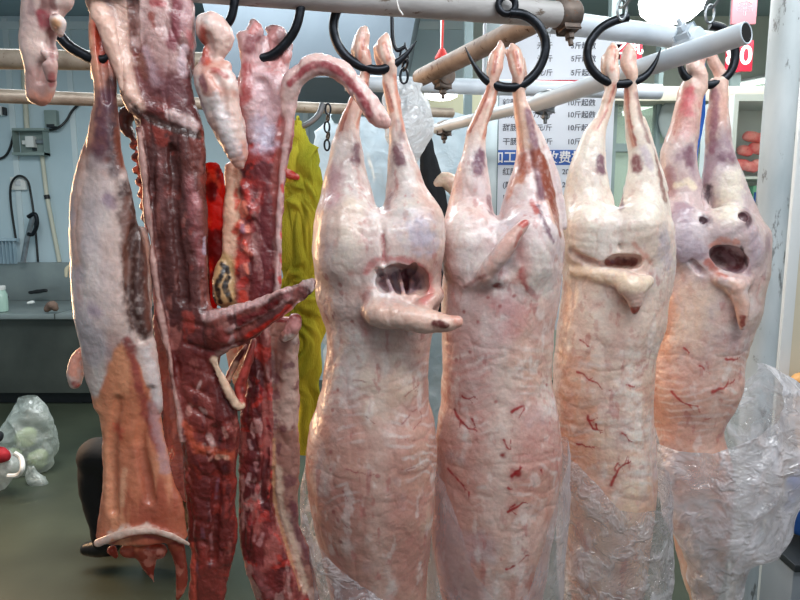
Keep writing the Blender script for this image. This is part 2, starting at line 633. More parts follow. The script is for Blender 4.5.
    def mottle(s, c, scale, lo, hi, a=1.0, seed=0.0, stretch=(1, 1, 1), oct=4, where=None):
        n = fbm(s.V * np.array(stretch), scale, oct, seed) + 0.5
        w = sstep(lo, hi, n) * a
        if where is not None: w = w * where
        return s.blend(c, w)

    def zone(s, py0, py1, soft=20):
        """1 between two picture heights"""
        z0, z1 = at(400, py0, s.Y0).z, at(400, py1, s.Y0).z
        w = soft * mpp(s.Y0)
        return sstep(z1 - w, z1 + w, s.V[:, 2]) * (1 - sstep(z0 - w, z0 + w, s.V[:, 2]))

    def mark(s, pts, r, c, a=1.0, soft=0.55, ragged=0.85, scale=90, seed=0.0, n=3, taper=False):
        """a streak or patch of another tissue or painted light laid on the surface through picture points"""
        pts = spline(pts, n) if len(pts) > 1 and n > 1 else pts
        W = np.array([s.surf(p[0], p[1]) for p in pts])
        rr = r * mpp(s.Y0)
        lo, hi = W.min(0) - rr * 3, W.max(0) + rr * 3
        m = ((s.V > lo) & (s.V < hi)).all(1)
        if not m.any(): return s
        P = s.V[m]
        d, par = seg_dist(P, W)
        d = d + rr * ragged * 2 * fbm(P, scale, 3, seed)
        R = rr
        if taper: R = rr * (1 - 0.75 * par / max(len(W) - 1, 1))
        w = (1 - sstep(R * (1 - soft), R * (1 + soft), d)) * a
        if ragged > .3: w = w * np.clip(0.98 + 1.0 * fbm(P, 140, 3, seed + 31), 0.35, 1)
        C = s.C[m]
        s.C[m] = C * (1 - w[:, None]) + lin(c) * w[:, None]
        return s

    def vein(s, pts, c=(128, 30, 34), r=1.0, a=0.85):
        rn = random.Random(int(pts[0][0] * 7 + pts[0][1] * 13))
        P = [np.array(p, float) for p in spline(pts, 3)]
        P = [P[0]] + [p + np.array([rn.uniform(-1, 1), rn.uniform(-1, 1)]) for p in P[1:-1]] + [P[-1]]
        s.mark([tuple(p) for p in P], r * .85, c, a, soft=0.5, ragged=0.3, scale=160, n=2, taper=True)
        s.mark([tuple(p) for p in P[:max(2, len(P) // 2)]], r * 2.0, c, a * .28, soft=0.9, ragged=0.9, scale=120, n=1)
        L_ = np.linalg.norm(P[-1] - P[0])
        for k in range(2 if L_ > 12 else 1):
            i = rn.randrange(1, max(2, len(P) - 1))
            d = P[min(i + 1, len(P) - 1)] - P[i - 1]; d = d / (np.linalg.norm(d) + 1e-6)
            an = rn.choice((-1, 1)) * rn.uniform(.5, 1.1)
            d = np.array([d[0] * math.cos(an) - d[1] * math.sin(an), d[0] * math.sin(an) + d[1] * math.cos(an)])
            q = [tuple(P[i] + d * L_ * t * .32 + np.array([0, t * t])) for t in (0, .5, 1)]
            s.mark(q, r * .55, c, a * .85, soft=0.5, ragged=0.3, scale=160, n=2, taper=True)
        return s

    def build(s, mat, parent, order=None, mats=None):
        cen = s.V[s.Q].mean(1)
        names = []
        for nme, f in s.tags:
            if nme not in names: names.append(nme)
        best = np.full(len(cen), 1e9); who = np.zeros(len(cen), int)
        for nme, f in s.tags:
            d = f(cen)
            m = d < best
            best[m] = d[m]; who[m] = names.index(nme)
        out = {}
        for i, nme in enumerate(names):
            q = s.Q[who == i]
            if len(q) < 3: continue
            used, inv = np.unique(q, return_inverse=True)
            q = inv.reshape(-1, 4)
            v = s.V[used]; nrm = s.N[used]
            pn = nme.split(':')[0]
            me = bpy.data.meshes.new(pn)
            me.vertices.add(len(v)); me.vertices.foreach_set('co', v.ravel())
            me.loops.add(q.size); me.loops.foreach_set('vertex_index', q.ravel())
            me.polygons.add(len(q)); me.polygons.foreach_set('loop_start', np.arange(len(q)) * 4)
            me.polygons.foreach_set('use_smooth', np.ones(len(q), bool))
            me.update(); me.validate()
            if hasattr(s, 'C'):
                ca = me.color_attributes.new('tissue', 'FLOAT_COLOR', 'POINT')
                c4 = np.ones((len(v), 4)); c4[:, :3] = np.clip(s.C[used], 0, 1)
                ca.data.foreach_set('color', c4.ravel())
            me.normals_split_custom_set_from_vertices(nrm.tolist())
            out[nme] = link(pn, me, (mats or {}).get(pn, mat), parent)
        return out
# ------------------------------------------------------------------ room shell
YW = 5.2
XL, XR, ZT = -3.7, 4.2, 2.98
WALL = surf_mat('pale_blue_wall_panel', (196, 214, 220), (180, 202, 210), 1.2, 0.45, bump=0.05, c3=(170, 192, 200), spots=0.72)
WALL_G = surf_mat('pale_green_wall', (200, 208, 198), (184, 196, 188), 1.0, 0.5)
FLOOR = surf_mat('worn_grey_green_floor', (66, 72, 58), (50, 56, 45), 2.2, 0.42, bump=0.08, bscale=30, c3=(80, 84, 66), spots=0.66)
CEIL = surf_mat('grey_ceiling_sheet', (150, 170, 176), (134, 152, 160), 1.0, 0.6)
CREAMW = surf_mat('cream_wall', (216, 206, 182), (204, 196, 172), 1.4, 0.55)
WHITE_TRIM = flat_mat('white_trim', (222, 226, 226), 0.4)
BATTEN = surf_mat('pale_batten', (214, 226, 228), (202, 216, 220), 3, 0.4)


def struct(o):
    o['kind'] = 'structure'
    return o


def box_obj(name, lo, hi, mat, parent=None, bevel=0.0):
    return MB().box(lo, hi, bevel).build(name, mat, parent)


struct(box_obj('floor', (XL, -1.5, -0.06), (XR, YW, 0), FLOOR))
struct(box_obj('ceiling', (XL, 0.9, ZT), (XR, YW, ZT + 0.05), CEIL))
struct(box_obj('wall_back', (XL, YW, 0), (0.55, YW + 0.06, ZT), WALL))
struct(box_obj('wall_back_right', (0.55, YW, 0), (XR, YW + 0.06, ZT), WALL_G))
struct(box_obj('wall_left', (XL - 0.06, 1.9, 0), (XL, YW, ZT), WALL))
struct(box_obj('wall_right', (XR, 2.0, 0), (XR + 0.06, YW, ZT), WALL_G))
for i, px in enumerate((14, 74, 150, 232, 306)):
    x = at(px, 130, YW).x
    struct(box_obj('trim_%d' % (i + 1), (x - 0.022, YW - 0.012, 0.7), (x + 0.022, YW, ZT - 0.02), BATTEN))
z0 = at(20, 26, YW).z
struct(box_obj('trim_6', (XL, YW - 0.02, z0 - 0.03), (0.5, YW, z0 + 0.03), BATTEN))
# cream wall end and its white edge, just behind the pole
xw = at(786, 250, 1.98).x
struct(box_obj('wall_front_right', (xw + 0.03, 1.98, 0), (xw + 1.2, 2.06, ZT), CREAMW))
struct(box_obj('trim_7', (xw - 0.004, 1.96, 0), (xw + 0.032, 2.08, ZT), WHITE_TRIM, bevel=0.004))

# glazed partition across the back on the right
GFRAME = surf_mat('grey_green_frame', (120, 136, 138), (104, 120, 124), 2, 0.4, 0.3)
BEIGE = surf_mat('beige_ledge', (196, 192, 176), (178, 176, 164), 3, 0.5)
m, nt, N, L, B = new_mat('cabinet_glass')
B.inputs['Base Color'].default_value = rgba((206, 222, 212)); B.inputs['Roughness'].default_value = 0.06
tr = N.new('ShaderNodeBsdfTransparent'); tr.inputs[0].default_value = (0.9, 0.97, 0.93, 1)
mx = N.new('ShaderNodeMixShader'); mx.inputs[0].default_value = 0.22
out = [n for n in N if n.type == 'OUTPUT_MATERIAL'][0]
L.new(tr.outputs[0], mx.inputs[1]); L.new(B.outputs[0], mx.inputs[2]); L.new(mx.outputs[0], out.inputs[0])
GLASS = m
YG2 = 3.5
t = empty('window_1', at(680, 200, YG2)); struct(t)
fr = MB()
for px, w in ((609, 5), (655, 2.2), (728, 5), (806, 4)):
    a, b = at(px - w, 150, YG2), at(px + w, 150, YG2)
    fr.box((a.x, YG2 - .03, 0.0), (b.x, YG2 + .03, ZT))
for py, h in ((148, 4), (232, 5)):
    fr.box((at(602, py, YG2).x, YG2 - .025, at(602, py + h, YG2).z), (at(812, py, YG2).x, YG2 + .025, at(602, py - h, YG2).z))
struct(fr.build('window_frame', GFRAME, t, smooth=False))
struct(box_obj('window_pane', (at(602, 90, YG2).x, YG2 - .004, 0.9), (at(812, 90, YG2).x, YG2 + .004, at(700, 92, YG2).z), GLASS, t))
struct(box_obj('window_ledge', (at(600, 90, YG2).x, YG2 - .12, at(700, 101, YG2 - .12).z), (at(815, 90, YG2).x, YG2 + .06, at(700, 86, YG2 - .12).z), BEIGE, t, bevel=.006))
# ------------------------------------------------------------------ hanging meat
FLESH = flesh_mat('raw_mutton_skin_side', rough=0.38, sss=0.12, bump=0.30, coat=0.35)
RAW = flesh_mat('raw_red_muscle', rough=0.34, sss=0.15, bump=0.6, coat=0.4)
THIN = flesh_mat('thin_belly_flap', rough=0.36, sss=0.1, bump=0.4, coat=0.3, transl=0.55)

PALE, PINK, ROSE, WHITE, CREAM = (226, 208, 199), (214, 176, 164), (192, 134, 124), (238, 228, 222), (231, 212, 182)
PURPLE, DARK, BLOOD, REDM, ORANGE = (112, 62, 74), (70, 36, 40), (138, 32, 34), (134, 48, 44), (222, 142, 104)
GREYV = (176, 166, 178)
YE, YF, YG, YH = 1.18, 1.25, 1.38, 1.52
CARC = 'whole skinned carcasses hung by the hind legs'


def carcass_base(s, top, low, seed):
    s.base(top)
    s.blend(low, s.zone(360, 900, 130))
    s.mottle(ROSE, 9, 0.52, 0.75, 0.40, seed, oct=3)
    s.mottle(WHITE, 16, 0.52, 0.70, 0.65, seed + 7, stretch=(1, 1, .6))
    s.mottle(CREAM, 7, 0.55, 0.75, 0.45, seed + 3)
    s.mottle(GREYV, 12, 0.60, 0.75, 0.40, seed + 11)
    s.mottle(ROSE, 75, 0.62, 0.74, 0.45, seed + 5)
    s.blend((226, 176, 148), s.zone(20, 132, 22) * .55)
    s.mottle((214, 168, 146), 6, .46, .66, .5, seed + 31, oct=3)
    # curved fat bands across the loin
    z = s.zone(330, 480, 25)
    xm = (s.V[:, 0].min() + s.V[:, 0].max()) / 2
    wv = np.sin((s.V[:, 2] + 0.8 * np.abs(s.V[:, 0] - xm) ** 1.5 + 0.05 * fbm(s.V, 16, 3, seed)) * 300)
    s.blend(WHITE, sstep(0.2, 0.95, wv) * z * 0.5 * sstep(-.08, .15, fbm(s.V, 24, 2, seed + 4)))
    s.blend((196, 132, 126), sstep(0.5, 1.0, -wv) * z * 0.35 * sstep(-.05, .15, fbm(s.V, 20, 2, seed + 14)))
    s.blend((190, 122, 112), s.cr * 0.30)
    s.blend((214, 186, 172), s.zone(330, 640, 40) * np.exp(-((s.V[:, 0] - xm) / .022) ** 2) * .45)
    s.mottle((176, 92, 90), 60, .68, .76, .45, seed + 21, stretch=(1, 1, .5))
    s.mottle((240, 232, 226), 45, .60, .74, .35, seed + 23, stretch=(1, 1, .6))


def limb_marks(s, legs):
    for pts in legs:
        s.mark(pts, 2.6, (208, 126, 100), 0.75, 0.7, 0.9)
        s.mark([(p[0] + 2, p[1]) for p in pts], 1.0, (150, 74, 68), 0.7, 0.5, 0.8)
        s.mark([(p[0] - 3.5, p[1] + 3) for p in pts], 1.6, (240, 222, 206), 0.6, 0.6, 0.8)


# first whole carcass: ragged hole under the legs, tail flap pointing right
s = Sculpt(YE)
s.loft([(216, 340, 420), (226, 322, 434), (240, 315, 441), (262, 314, 442), (300, 316, 441), (326, 325, 436), (350, 326, 432), (380, 322, 430), (402, 317, 431),
        (425, 310, 436), (452, 306, 437), (480, 307, 436), (510, 312, 435), (540, 318, 431), (572, 325, 427), (610, 334, 425), (650, 344, 416), (690, 362, 402), (700, 374, 392)], 'body', 0.82, 0, 0.02)
s.loft([(62, 357, 371), (72, 360, 371), (84, 354, 370), (100, 348, 366), (120, 339, 361), (140, 332, 361.5), (155, 329, 365), (175, 324, 369), (200, 320, 376), (225, 317, 384), (250, 318, 388), (275, 328, 380)], 'hind_leg:l', 0.95, -0.004, 0.016)
s.loft([(60, 380, 396), (72, 382, 396), (84, 382, 397), (100, 385, 400), (120, 388, 402.5), (140, 389, 408), (158, 387, 415), (176, 386, 423), (200, 383, 431), (225, 380, 438), (250, 376, 438), (275, 384, 430)], 'hind_leg:r', 0.95, -0.004, 0.012)
# stripped feet drawn over the hook
s.chain([(365, 29, 0, 3), (363, 36, -.002, 7), (361, 48, -.004, 8.5), (364, 58, -.01, 8), (367, 66, -.012, 5.5), (365, 80, -.008, 4), (360, 100, -.006, 4.5)], 'hind_leg:l', 0.004)
s.chain([(357, 38, .006, 3), (354, 50, .008, 3.5), (357, 66, .012, 4)], 'hind_leg:l', 0.006)
s.chain([(386, 35, 0, 3), (384, 44, -.002, 7.5), (385, 54, -.006, 8), (391, 64, -.012, 6), (393, 76, -.01, 4.5), (396, 100, -.006, 4.5)], 'hind_leg:r', 0.004)
s.chain([(377, 48, .006, 4), (378, 60, .01, 3.5), (383, 72, .012, 4)], 'hind_leg:r', 0.006)
s.carve([(378, 196, -.004, 4), (379, 214, 0, 2.6), (381, 232, .003, 1.8), (384, 250, .004, 1.3), (384, 262, .004, 1.2)], 0.012)
s.chain([(345, 225, .03, 30), (345, 255, .035, 30)], 'body', 0.03, on=True)
s.chain([(415, 225, .035, 30), (415, 250, .04, 26)], 'body', 0.03, on=True)
s.chain([(374, 296, .012, 12), (394, 301, .010, 12), (420, 305, .006, 9), (436, 296, .012, 9)], 'body', 0.012, on=True)
s.carve([(386, 283, .006, 10), (394, 277, .018, 13), (404, 281, .024, 16), (416, 279, .012, 12), (421, 287, .008, 8)], 0.005, flat=2.0, lining='cavity_lining')
s.carve([(378, 270, .002, 2.5), (384, 276, .004, 4)], .004); s.carve([(414, 266, .003, 3), (410, 272, .004, 5)], .004)
for p, q in (((384, 272), (392, 292)), ((398, 270), (404, 296)), ((413, 274), (410, 293))):
    a = s.surf(*p); b = s.surf(*q)
    s.ops.append(('+', s._chain_f([a + [0, .004, 0], (a + b) / 2 + [0, -.002, 0], b + [0, .004, 0]], [.0035, .005, .003]), .006)); s.tags.append(('cavity_lining', s.ops[-1][1]))
s.chain([(372, 306, -.088, 11), (378, 313, -.108, 14), (400, 317, -.120, 15), (425, 321, -.125, 13.5), (446, 323, -.125, 10.5), (456, 322, -.122, 8)], 'tail', 0.016)
s.chain([(440, 324, -.135, 7), (448, 324, -.136, 5)], 'tail', 0.004)
s.chain([(424, 306, -.10, 9), (434, 298, -.085, 6)], 'tail', 0.012)
s.noise(0.0016, 30, 3); s.noise(0.0006, 95, 2); s.noise(0.0030, 11, 2, seed=5)
s.crease(.0022, 9, (1.3, 1, .8), s.Y0 * 9, (180, 420)); s.crease(.0014, 20, (1.2, 1, .6), s.Y0 * 5); s.crease(.0012, 12, (.8, 1, 2.0), s.Y0 * 7, (330, 500))
s.mesh()
carcass_base(s, (210, 195, 188), (190, 142, 128), 1.3)  # darker low tone: pinker tissue, partly the dimmer light low down painted in
s.mark([(358, 148), (357, 160)], 5, PURPLE, 0.9, 0.6)
s.mark([(398, 150), (400, 160)], 6, PURPLE, 0.9, 0.5)
s.mark([(387, 198), (386, 208)], 5, (120, 78, 86), 0.7, 0.7)
s.mark([(334, 175), (330, 200)], 9, (186, 140, 150), 0.6, 0.8)
limb_marks(s, [[(357, 84), (346, 110), (340, 130)], [(366, 74), (365, 100), (358, 125)], [(384, 84), (392, 110)], [(395, 76), (399, 105), (403, 130)], [(362, 40), (360, 58)], [(384, 44), (388, 58)]])
s.mark([(398, 122), (402, 140)], 3, PURPLE, .6, .7)
s.mark([(418, 226), (424, 240)], 13, (176, 170, 190), 0.7, 0.8)
s.mark([(352, 240), (340, 262)], 10, (222, 206, 192), .6, .8)
s.mark([(366, 270), (374, 262), (390, 259), (412, 262), (424, 270)], 3.5, (178, 86, 86), 0.75, 0.7, 0.9)
s.mark([(383, 236), (384, 256)], 2.0, (160, 74, 78), 0.8, 0.6)
s.mark([(429, 276), (430, 292), (424, 300)], 4.5, (196, 96, 92), 0.7, 0.7, 0.8)
s.mark([(366, 296), (362, 320), (366, 334)], 4, (176, 104, 104), 0.5, 0.8)
cav = [(380, 276), (392, 274), (402, 277), (414, 275), (420, 282), (410, 290), (396, 289), (384, 284)]
s.mark(cav, 6, (158, 130, 138), 0.95, 0.4, .6)
s.mark([(404, 274), (408, 288)], 4, (110, 44, 56), 0.9, 0.5, .6)
s.mark([(392, 270), (382, 272), (376, 282), (384, 293)], 4, (232, 222, 220), 0.9, 0.5)
s.mark([(394, 276), (398, 290)], 3, (168, 160, 172), 0.8, 0.5)
s.mark([(420, 276), (424, 288)], 2.5, (206, 176, 172), 0.8, 0.5)
s.mark([(376, 312), (405, 317), (440, 320)], 11, (226, 184, 164), 0.75, 0.6)
s.mark([(437, 325), (444, 325)], 4, (100, 36, 36), 0.95, 0.4)
s.mark([(454, 316), (460, 322)], 4, (214, 150, 132), .8, .6)
for v in ([(351, 413), (350, 426), (353, 438), (360, 447), (348, 454)], [(351, 413), (362, 415), (375, 424)], [(357, 449), (368, 452), (380, 452)], [(346, 469), (362, 474), (380, 476)],
          [(343, 492), (348, 503), (357, 510)], [(402, 424), (412, 412), (420, 409), (421, 420), (411, 432), (402, 447)], [(402, 469), (414, 467), (425, 464)], [(346, 380), (362, 381), (377, 384)],
          [(344, 523), (352, 531)], [(405, 396), (416, 388), (424, 376)]):
    s.vein(v, (146, 66, 66), 1.0, 0.7)
for p in ((337, 390), (333, 410), (331, 452), (330, 470), (333, 512), (338, 520), (341, 541), (378, 476), (340, 285), (352, 322), (420, 352), (335, 365)):
    s.mark([p], 2.0, (156, 82, 80), .7, .5)
t = empty('mutton_carcass', at(375, 66, YE), 'whole skinned mutton carcass with a torn round hole and its tail flap pointing right', 'carcass', CARC)
s.build(FLESH, t)

# second: tail standing up to the right, brown muscle bared on the right leg
s = Sculpt(YF)
s.loft([(224, 462, 546), (232, 448, 560), (242, 443, 564), (262, 443, 563), (290, 442, 560), (320, 441.5, 556), (348, 441, 554), (380, 440, 552), (402, 439, 555), (420, 437.5, 558), (446, 436, 561), (470, 435, 560),
        (505, 434, 557), (540, 432, 550), (580, 438, 545), (620, 446, 538), (660, 462, 526), (690, 480, 508)], 'body', 0.82, 0, 0.02)
s.loft([(78, 487, 501), (86, 487, 500), (100, 480, 498), (115, 473, 492), (130, 466.5, 487), (150, 463, 485.5), (170, 456, 488), (190, 451, 491), (205, 447.5, 493.5), (222, 445, 498), (250, 447, 503), (275, 456, 496)], 'hind_leg:l', 0.95, -0.004, 0.015)
s.loft([(78, 511, 524), (86, 511, 524), (100, 512, 527), (115, 514, 533), (130, 516, 538), (150, 516, 543), (170, 513, 549.5), (190, 506, 555), (205, 501.5, 558), (222, 498, 562), (250, 497, 561), (275, 506, 552)], 'hind_leg:r', 0.95, -0.004, 0.012)
s.chain([(500, 42, 0, 2.6), (500, 49, -.002, 5.5), (496, 60, -.004, 8.5), (495, 70, -.01, 8), (493, 80, -.013, 6), (489, 95, -.008, 5.5)], 'hind_leg:l', 0.004)
s.chain([(491, 56, .006, 3), (489, 70, .01, 3.5), (491, 86, .012, 4)], 'hind_leg:l', 0.006)
s.chain([(512, 46, 0, 3), (514, 54, -.002, 7.5), (516, 64, -.005, 8), (518, 75, -.012, 6.5), (519, 86, -.01, 5.5), (520, 104, -.004, 6)], 'hind_leg:r', 0.004)
s.chain([(522, 60, .006, 3), (524, 74, .01, 3), (523, 88, .012, 4)], 'hind_leg:r', 0.006)
s.chain([(528, 118, .006, 4), (538, 140, .006, 6), (549, 168, .004, 7), (558, 200, .004, 7), (561, 226, .006, 6)], 'hind_leg:r', 0.005)
s.carve([(496, 204, -.004, 4), (497, 222, 0, 2.4), (494, 240, .004, 1.8)], 0.012)
s.chain([(470, 235, .03, 26), (470, 262, .035, 24)], 'body', 0.03, on=True)
s.chain([(535, 235, .03, 26), (532, 262, .035, 24)], 'body', 0.03, on=True)
s.chain([(466, 285, .008, 6), (480, 280, .004, 9), (496, 276, .004, 10), (508, 280, .012, 9)], 'tail', 0.010, on=True)
s.chain([(486, 274, -.106, 10), (498, 258, -.118, 10.5), (510, 242, -.124, 9), (521, 228, -.124, 7), (526, 223, -.122, 4.5)], 'tail', 0.012)
s.dent([(530, 150), (536, 185), (546, 215), (555, 238)], 3, -3)
s.noise(0.0016, 30, 3, seed=3); s.noise(0.0006, 95, 2, seed=2); s.noise(0.0030, 11, 2, seed=9)
s.crease(.0022, 9, (1.3, 1, .8), s.Y0 * 9, (180, 420)); s.crease(.0014, 20, (1.2, 1, .6), s.Y0 * 5); s.crease(.0012, 12, (.8, 1, 2.0), s.Y0 * 7, (330, 500))
s.mesh()
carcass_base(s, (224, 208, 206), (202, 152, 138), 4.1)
s.mark([(478, 156), (479, 170)], 6.5, (112, 66, 86), 0.95, 0.45)
s.mark([(489, 198), (492, 214)], 4, (120, 78, 86), 0.8, 0.6)
s.mark([(523, 158), (524, 172)], 6.5, (158, 72, 42), 0.9, 0.5, .8)
s.mark([(508, 196), (512, 182), (520, 178)], 5, (206, 128, 92), 0.7, 0.7, .9)
s.mark([(528, 112), (533, 140), (538, 170), (542, 196)], 4.5, (126, 80, 92), 0.95, 0.5, .5)
s.mark([(540, 158), (549, 182), (555, 206), (560, 230)], 8.5, (140, 68, 48), 1.0, 0.35, .5)
s.mark([(548, 200), (554, 222)], 2, (206, 160, 140), .8, .5)
s.mark([(538, 205), (546, 224), (554, 240)], 3.5, (112, 76, 92), 0.9, 0.5, .8)
s.mark([(532, 200), (537, 212)], 3, (176, 84, 76), 0.9, 0.5)
limb_marks(s, [[(488, 86), (478, 112), (468, 132)], [(498, 88), (490, 116), (483, 136)], [(514, 88), (518, 120), (522, 150)], [(496, 52), (492, 72)], [(514, 52), (519, 72)]])
s.mark([(517, 90), (521, 118), (526, 146)], 4, (226, 186, 158), .7, .7)
s.mark([(484, 276), (500, 256), (520, 230)], 8, (226, 178, 162), 0.75, 0.6)
s.mark([(523, 223), (526, 222)], 4, (188, 82, 72), .95, .4)
s.mark([(522, 232), (516, 246)], 2, (190, 96, 86), .7, .5)
s.mark([(464, 288), (474, 281), (484, 276)], 2.2, (152, 48, 44), .85, .6, .9)
s.mark([(496, 286), (499, 287)], 3.5, (126, 24, 28), .9, .5)
s.mark([(522, 270), (524, 284), (532, 292), (537, 297)], 2.6, (146, 36, 38), .85, .6, .9)
s.mark([(520, 250), (526, 262), (520, 280)], 6, (198, 112, 104), .6, .8, 1)
s.mark([(450, 250), (452, 290)], 10, (204, 140, 132), .5, .9, 1)
s.mark([(462, 240), (470, 262)], 16, WHITE, .6, .9)
s.mark([(536, 250), (544, 290)], 10, WHITE, .5, .9)
s.mark([(500, 305), (520, 315), (510, 330)], 9, (200, 110, 112), .45, .9, 1)
s.mark([(503, 380), (500, 440), (490, 520)], 13, (222, 202, 190), .45, .9)
for v, r in (([(454, 410), (464, 425), (477, 431)], 2.0), ([(472, 419), (476, 429)], 1.3), ([(447.5, 469), (462, 485), (470, 494)], 1.9), ([(462, 485), (473, 488)], 1.2), ([(512, 412), (525, 406), (519, 419)], 2.0),
             ([(512, 476), (516, 472), (522, 467)], 2.4), ([(508, 512), (518, 506), (523, 502)], 1.8), ([(506, 569), (518, 563), (529, 552)], 1.7), ([(462, 396), (469, 398), (476, 397)], 1.3),
             ([(504, 440), (510, 450), (512, 434)], 1.2), ([(508, 488), (514, 490)], 1.3), ([(541, 470), (543, 478)], 1.2), ([(515, 505), (510, 508), (517, 515)], 1.2)):
    s.vein(v, (150, 28, 32), r, 0.95)
s.mark([(503, 455)], 3.6, (132, 30, 30), .95, .5)
s.mark([(518, 473)], 3.4, (150, 34, 34), .9, .5)
for p in ((496, 402), (500, 306), (532, 302), (470, 352), (478, 322), (546, 330), (464, 312), (456, 360), (548, 385), (488, 298), (514, 296)):
    s.mark([p], 1.8, (152, 60, 58), .75, .5)
t = empty('mutton_carcass', at(507, 84, YF), 'whole skinned mutton carcass whose tail stands up, with brown muscle bared on one leg', 'carcass', CARC)
s.build(FLESH, t)

# third: very white legs, tail flap hanging from a wide slit
s = Sculpt(YG)
s.loft([(212, 576, 656), (220, 565, 668), (230, 562, 672), (252, 562, 673), (280, 563, 671), (302, 561, 667), (330, 557, 663), (360, 554, 654), (382, 553, 653), (402, 554, 652), (430, 557, 653), (462, 559, 655),
        (492, 561, 655), (530, 563, 650), (580, 568, 644), (620, 578, 636), (650, 592, 622)], 'body', 0.84, 0, 0.02)
s.loft([(80, 604, 618), (88, 605, 618), (100, 602, 615), (115, 596, 612), (130, 585, 606.5), (150, 576, 604.5), (170, 568, 606), (190, 563.5, 610), (206, 561.5, 614), (230, 562, 620), (255, 572, 612)], 'hind_leg:l', 0.95, -0.004, 0.014)
s.loft([(80, 624, 637), (88, 624, 637), (105, 623, 639), (120, 625, 643), (132, 625.5, 648), (150, 628.5, 654), (170, 628.5, 659), (190, 623.5, 665), (206, 618.5, 669), (230, 616, 671), (255, 624, 664)], 'hind_leg:r', 0.95, -0.004, 0.012)
s.chain([(613, 45, 0, 2.6), (612, 53, -.002, 6.5), (610, 64, -.004, 7.5), (613, 74, -.012, 6), (613, 84, -.012, 5), (608, 100, -.006, 6)], 'hind_leg:l', 0.004)
s.chain([(604, 58, .006, 3), (604, 72, .01, 3.5), (608, 86, .012, 4)], 'hind_leg:l', 0.006)
s.chain([(629, 46, 0, 3), (629, 54, -.002, 7), (628, 64, -.004, 7.5), (632, 74, -.012, 6), (632, 86, -.01, 5), (632, 102, -.004, 6)], 'hind_leg:r', 0.004)
s.chain([(641, 120, .008, 4), (648, 140, .008, 5), (655, 165, .006, 5), (664, 190, .006, 5)], 'hind_leg:r', 0.006)
s.carve([(617, 196, -.004, 4), (617, 210, 0, 2.4), (620, 232, .004, 1.6), (621, 248, .004, 1.4)], 0.012)
s.chain([(592, 225, .03, 24), (590, 245, .035, 20)], 'body', 0.03, on=True)
s.chain([(645, 225, .03, 24), (648, 240, .035, 20)], 'body', 0.03, on=True)
s.carve([(607, 264, .004, 4), (616, 262, .010, 7), (628, 262, .014, 7.5), (636, 262, .006, 6)], 0.006, flat=2.4, lining='cavity_lining')
s.carve([(572, 252, .004, 3), (590, 262, .004, 3.5), (604, 268, .003, 2.5)], 0.012)
s.chain([(575, 272, .008, 5), (595, 274, .002, 7), (612, 277, -.002, 8), (628, 280, -.004, 8)], 'tail', 0.010, on=True)
s.chain([(622, 279, -.112, 8), (632, 286, -.122, 11.5), (648, 281, -.112, 6)], 'tail', 0.010)
s.chain([(632, 288, -.122, 11), (635, 299, -.125, 7.5), (635, 311, -.122, 3.5)], 'tail', 0.010)
s.noise(0.0016, 30, 3, seed=6); s.noise(0.0006, 95, 2, seed=8); s.noise(0.0030, 11, 2, seed=19)
s.crease(.0022, 9, (1.3, 1, .8), s.Y0 * 9, (180, 420)); s.crease(.0014, 20, (1.2, 1, .6), s.Y0 * 5); s.crease(.0012, 12, (.8, 1, 2.0), s.Y0 * 7, (330, 500))
s.mesh()
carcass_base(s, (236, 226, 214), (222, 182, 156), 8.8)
s.blend((240, 230, 214), s.zone(100, 250, 20) * 0.45)
s.mark([(600, 158), (601, 170)], 5, (112, 62, 82), .9, .5)
s.mark([(636, 160), (637, 168)], 5.5, (128, 56, 66), .9, .5, .6)
s.mark([(622, 195), (620, 208)], 3, (120, 72, 88), .85, .6)
s.mark([(655, 150), (661, 180), (666, 200)], 3.5, (126, 70, 62), .8, .6)
s.mark([(637, 95), (641, 118), (649, 140)], 3, (140, 92, 92), .7, .7)
s.mark([(644, 150), (650, 165)], 4, (170, 150, 170), .6, .7)
s.mark([(577, 252), (590, 260), (600, 266)], 4, (190, 140, 128), .6, .8)
s.mark([(664, 235), (668, 262)], 9, (188, 176, 186), .7, .8)
s.mark([(634, 244), (642, 252), (650, 262)], 2.5, (196, 120, 100), .6, .7, .9)
limb_marks(s, [[(614, 84), (606, 108), (596, 128)], [(625, 90), (628, 118), (634, 145)], [(613, 48), (612, 70)]])
s.mark([(608, 263), (618, 262), (634, 262)], 4.5, (138, 70, 62), .95, .4, .6)
s.mark([(612, 262)], 3, (126, 84, 110), .9, .5)
s.mark([(624, 260), (632, 262)], 2.4, (104, 44, 42), .9, .5)
s.mark([(576, 272), (600, 274), (630, 285), (648, 282)], 8, (240, 218, 190), .8, .6)
s.mark([(633, 310), (637, 309)], 3, (150, 58, 46), .95, .5)
s.mark([(566, 288), (566, 320)], 8, (214, 142, 108), .5, .9, 1)  # sunlit left edge painted warm
for i in range(9):
    y = 355 + i * 13
    s.mark([(560 + (i % 3) * 2, y), (574 + (i * 7 % 9), y + 5), (588 + (i * 5 % 7), y + 3)], 4.5, (204, 142, 108), .5, .8, 1.0, seed=i)  # warm sunlight dapples painted along the left side
    s.mark([(628, y), (640, y + 3)], 3.5, (246, 232, 220), .6, .8, 1.0, seed=i + 3)
for v, r in (([(611, 485), (620, 468), (631, 461)], 1.9), ([(615, 470), (618, 464), (624, 472)], 1.2), ([(588, 416), (592, 429), (603, 431)], 1.7), ([(590, 421), (598, 418)], 1.0), ([(577, 372), (596, 383), (605, 394)], 1.2),
             ([(577, 444), (586, 446), (594, 448)], 1.4), ([(627, 385), (634, 386), (640, 384)], 1.2), ([(622, 433), (632, 442)], 1.1), ([(596, 424), (601, 436)], 1.1), ([(580, 340), (592, 348)], 1.1)):
    s.vein(v, (158, 34, 34), r, .9)
t = empty('mutton_carcass', at(621, 80, YG), 'whole skinned mutton carcass with bright white legs and a short tail flap hanging straight down', 'carcass', CARC)
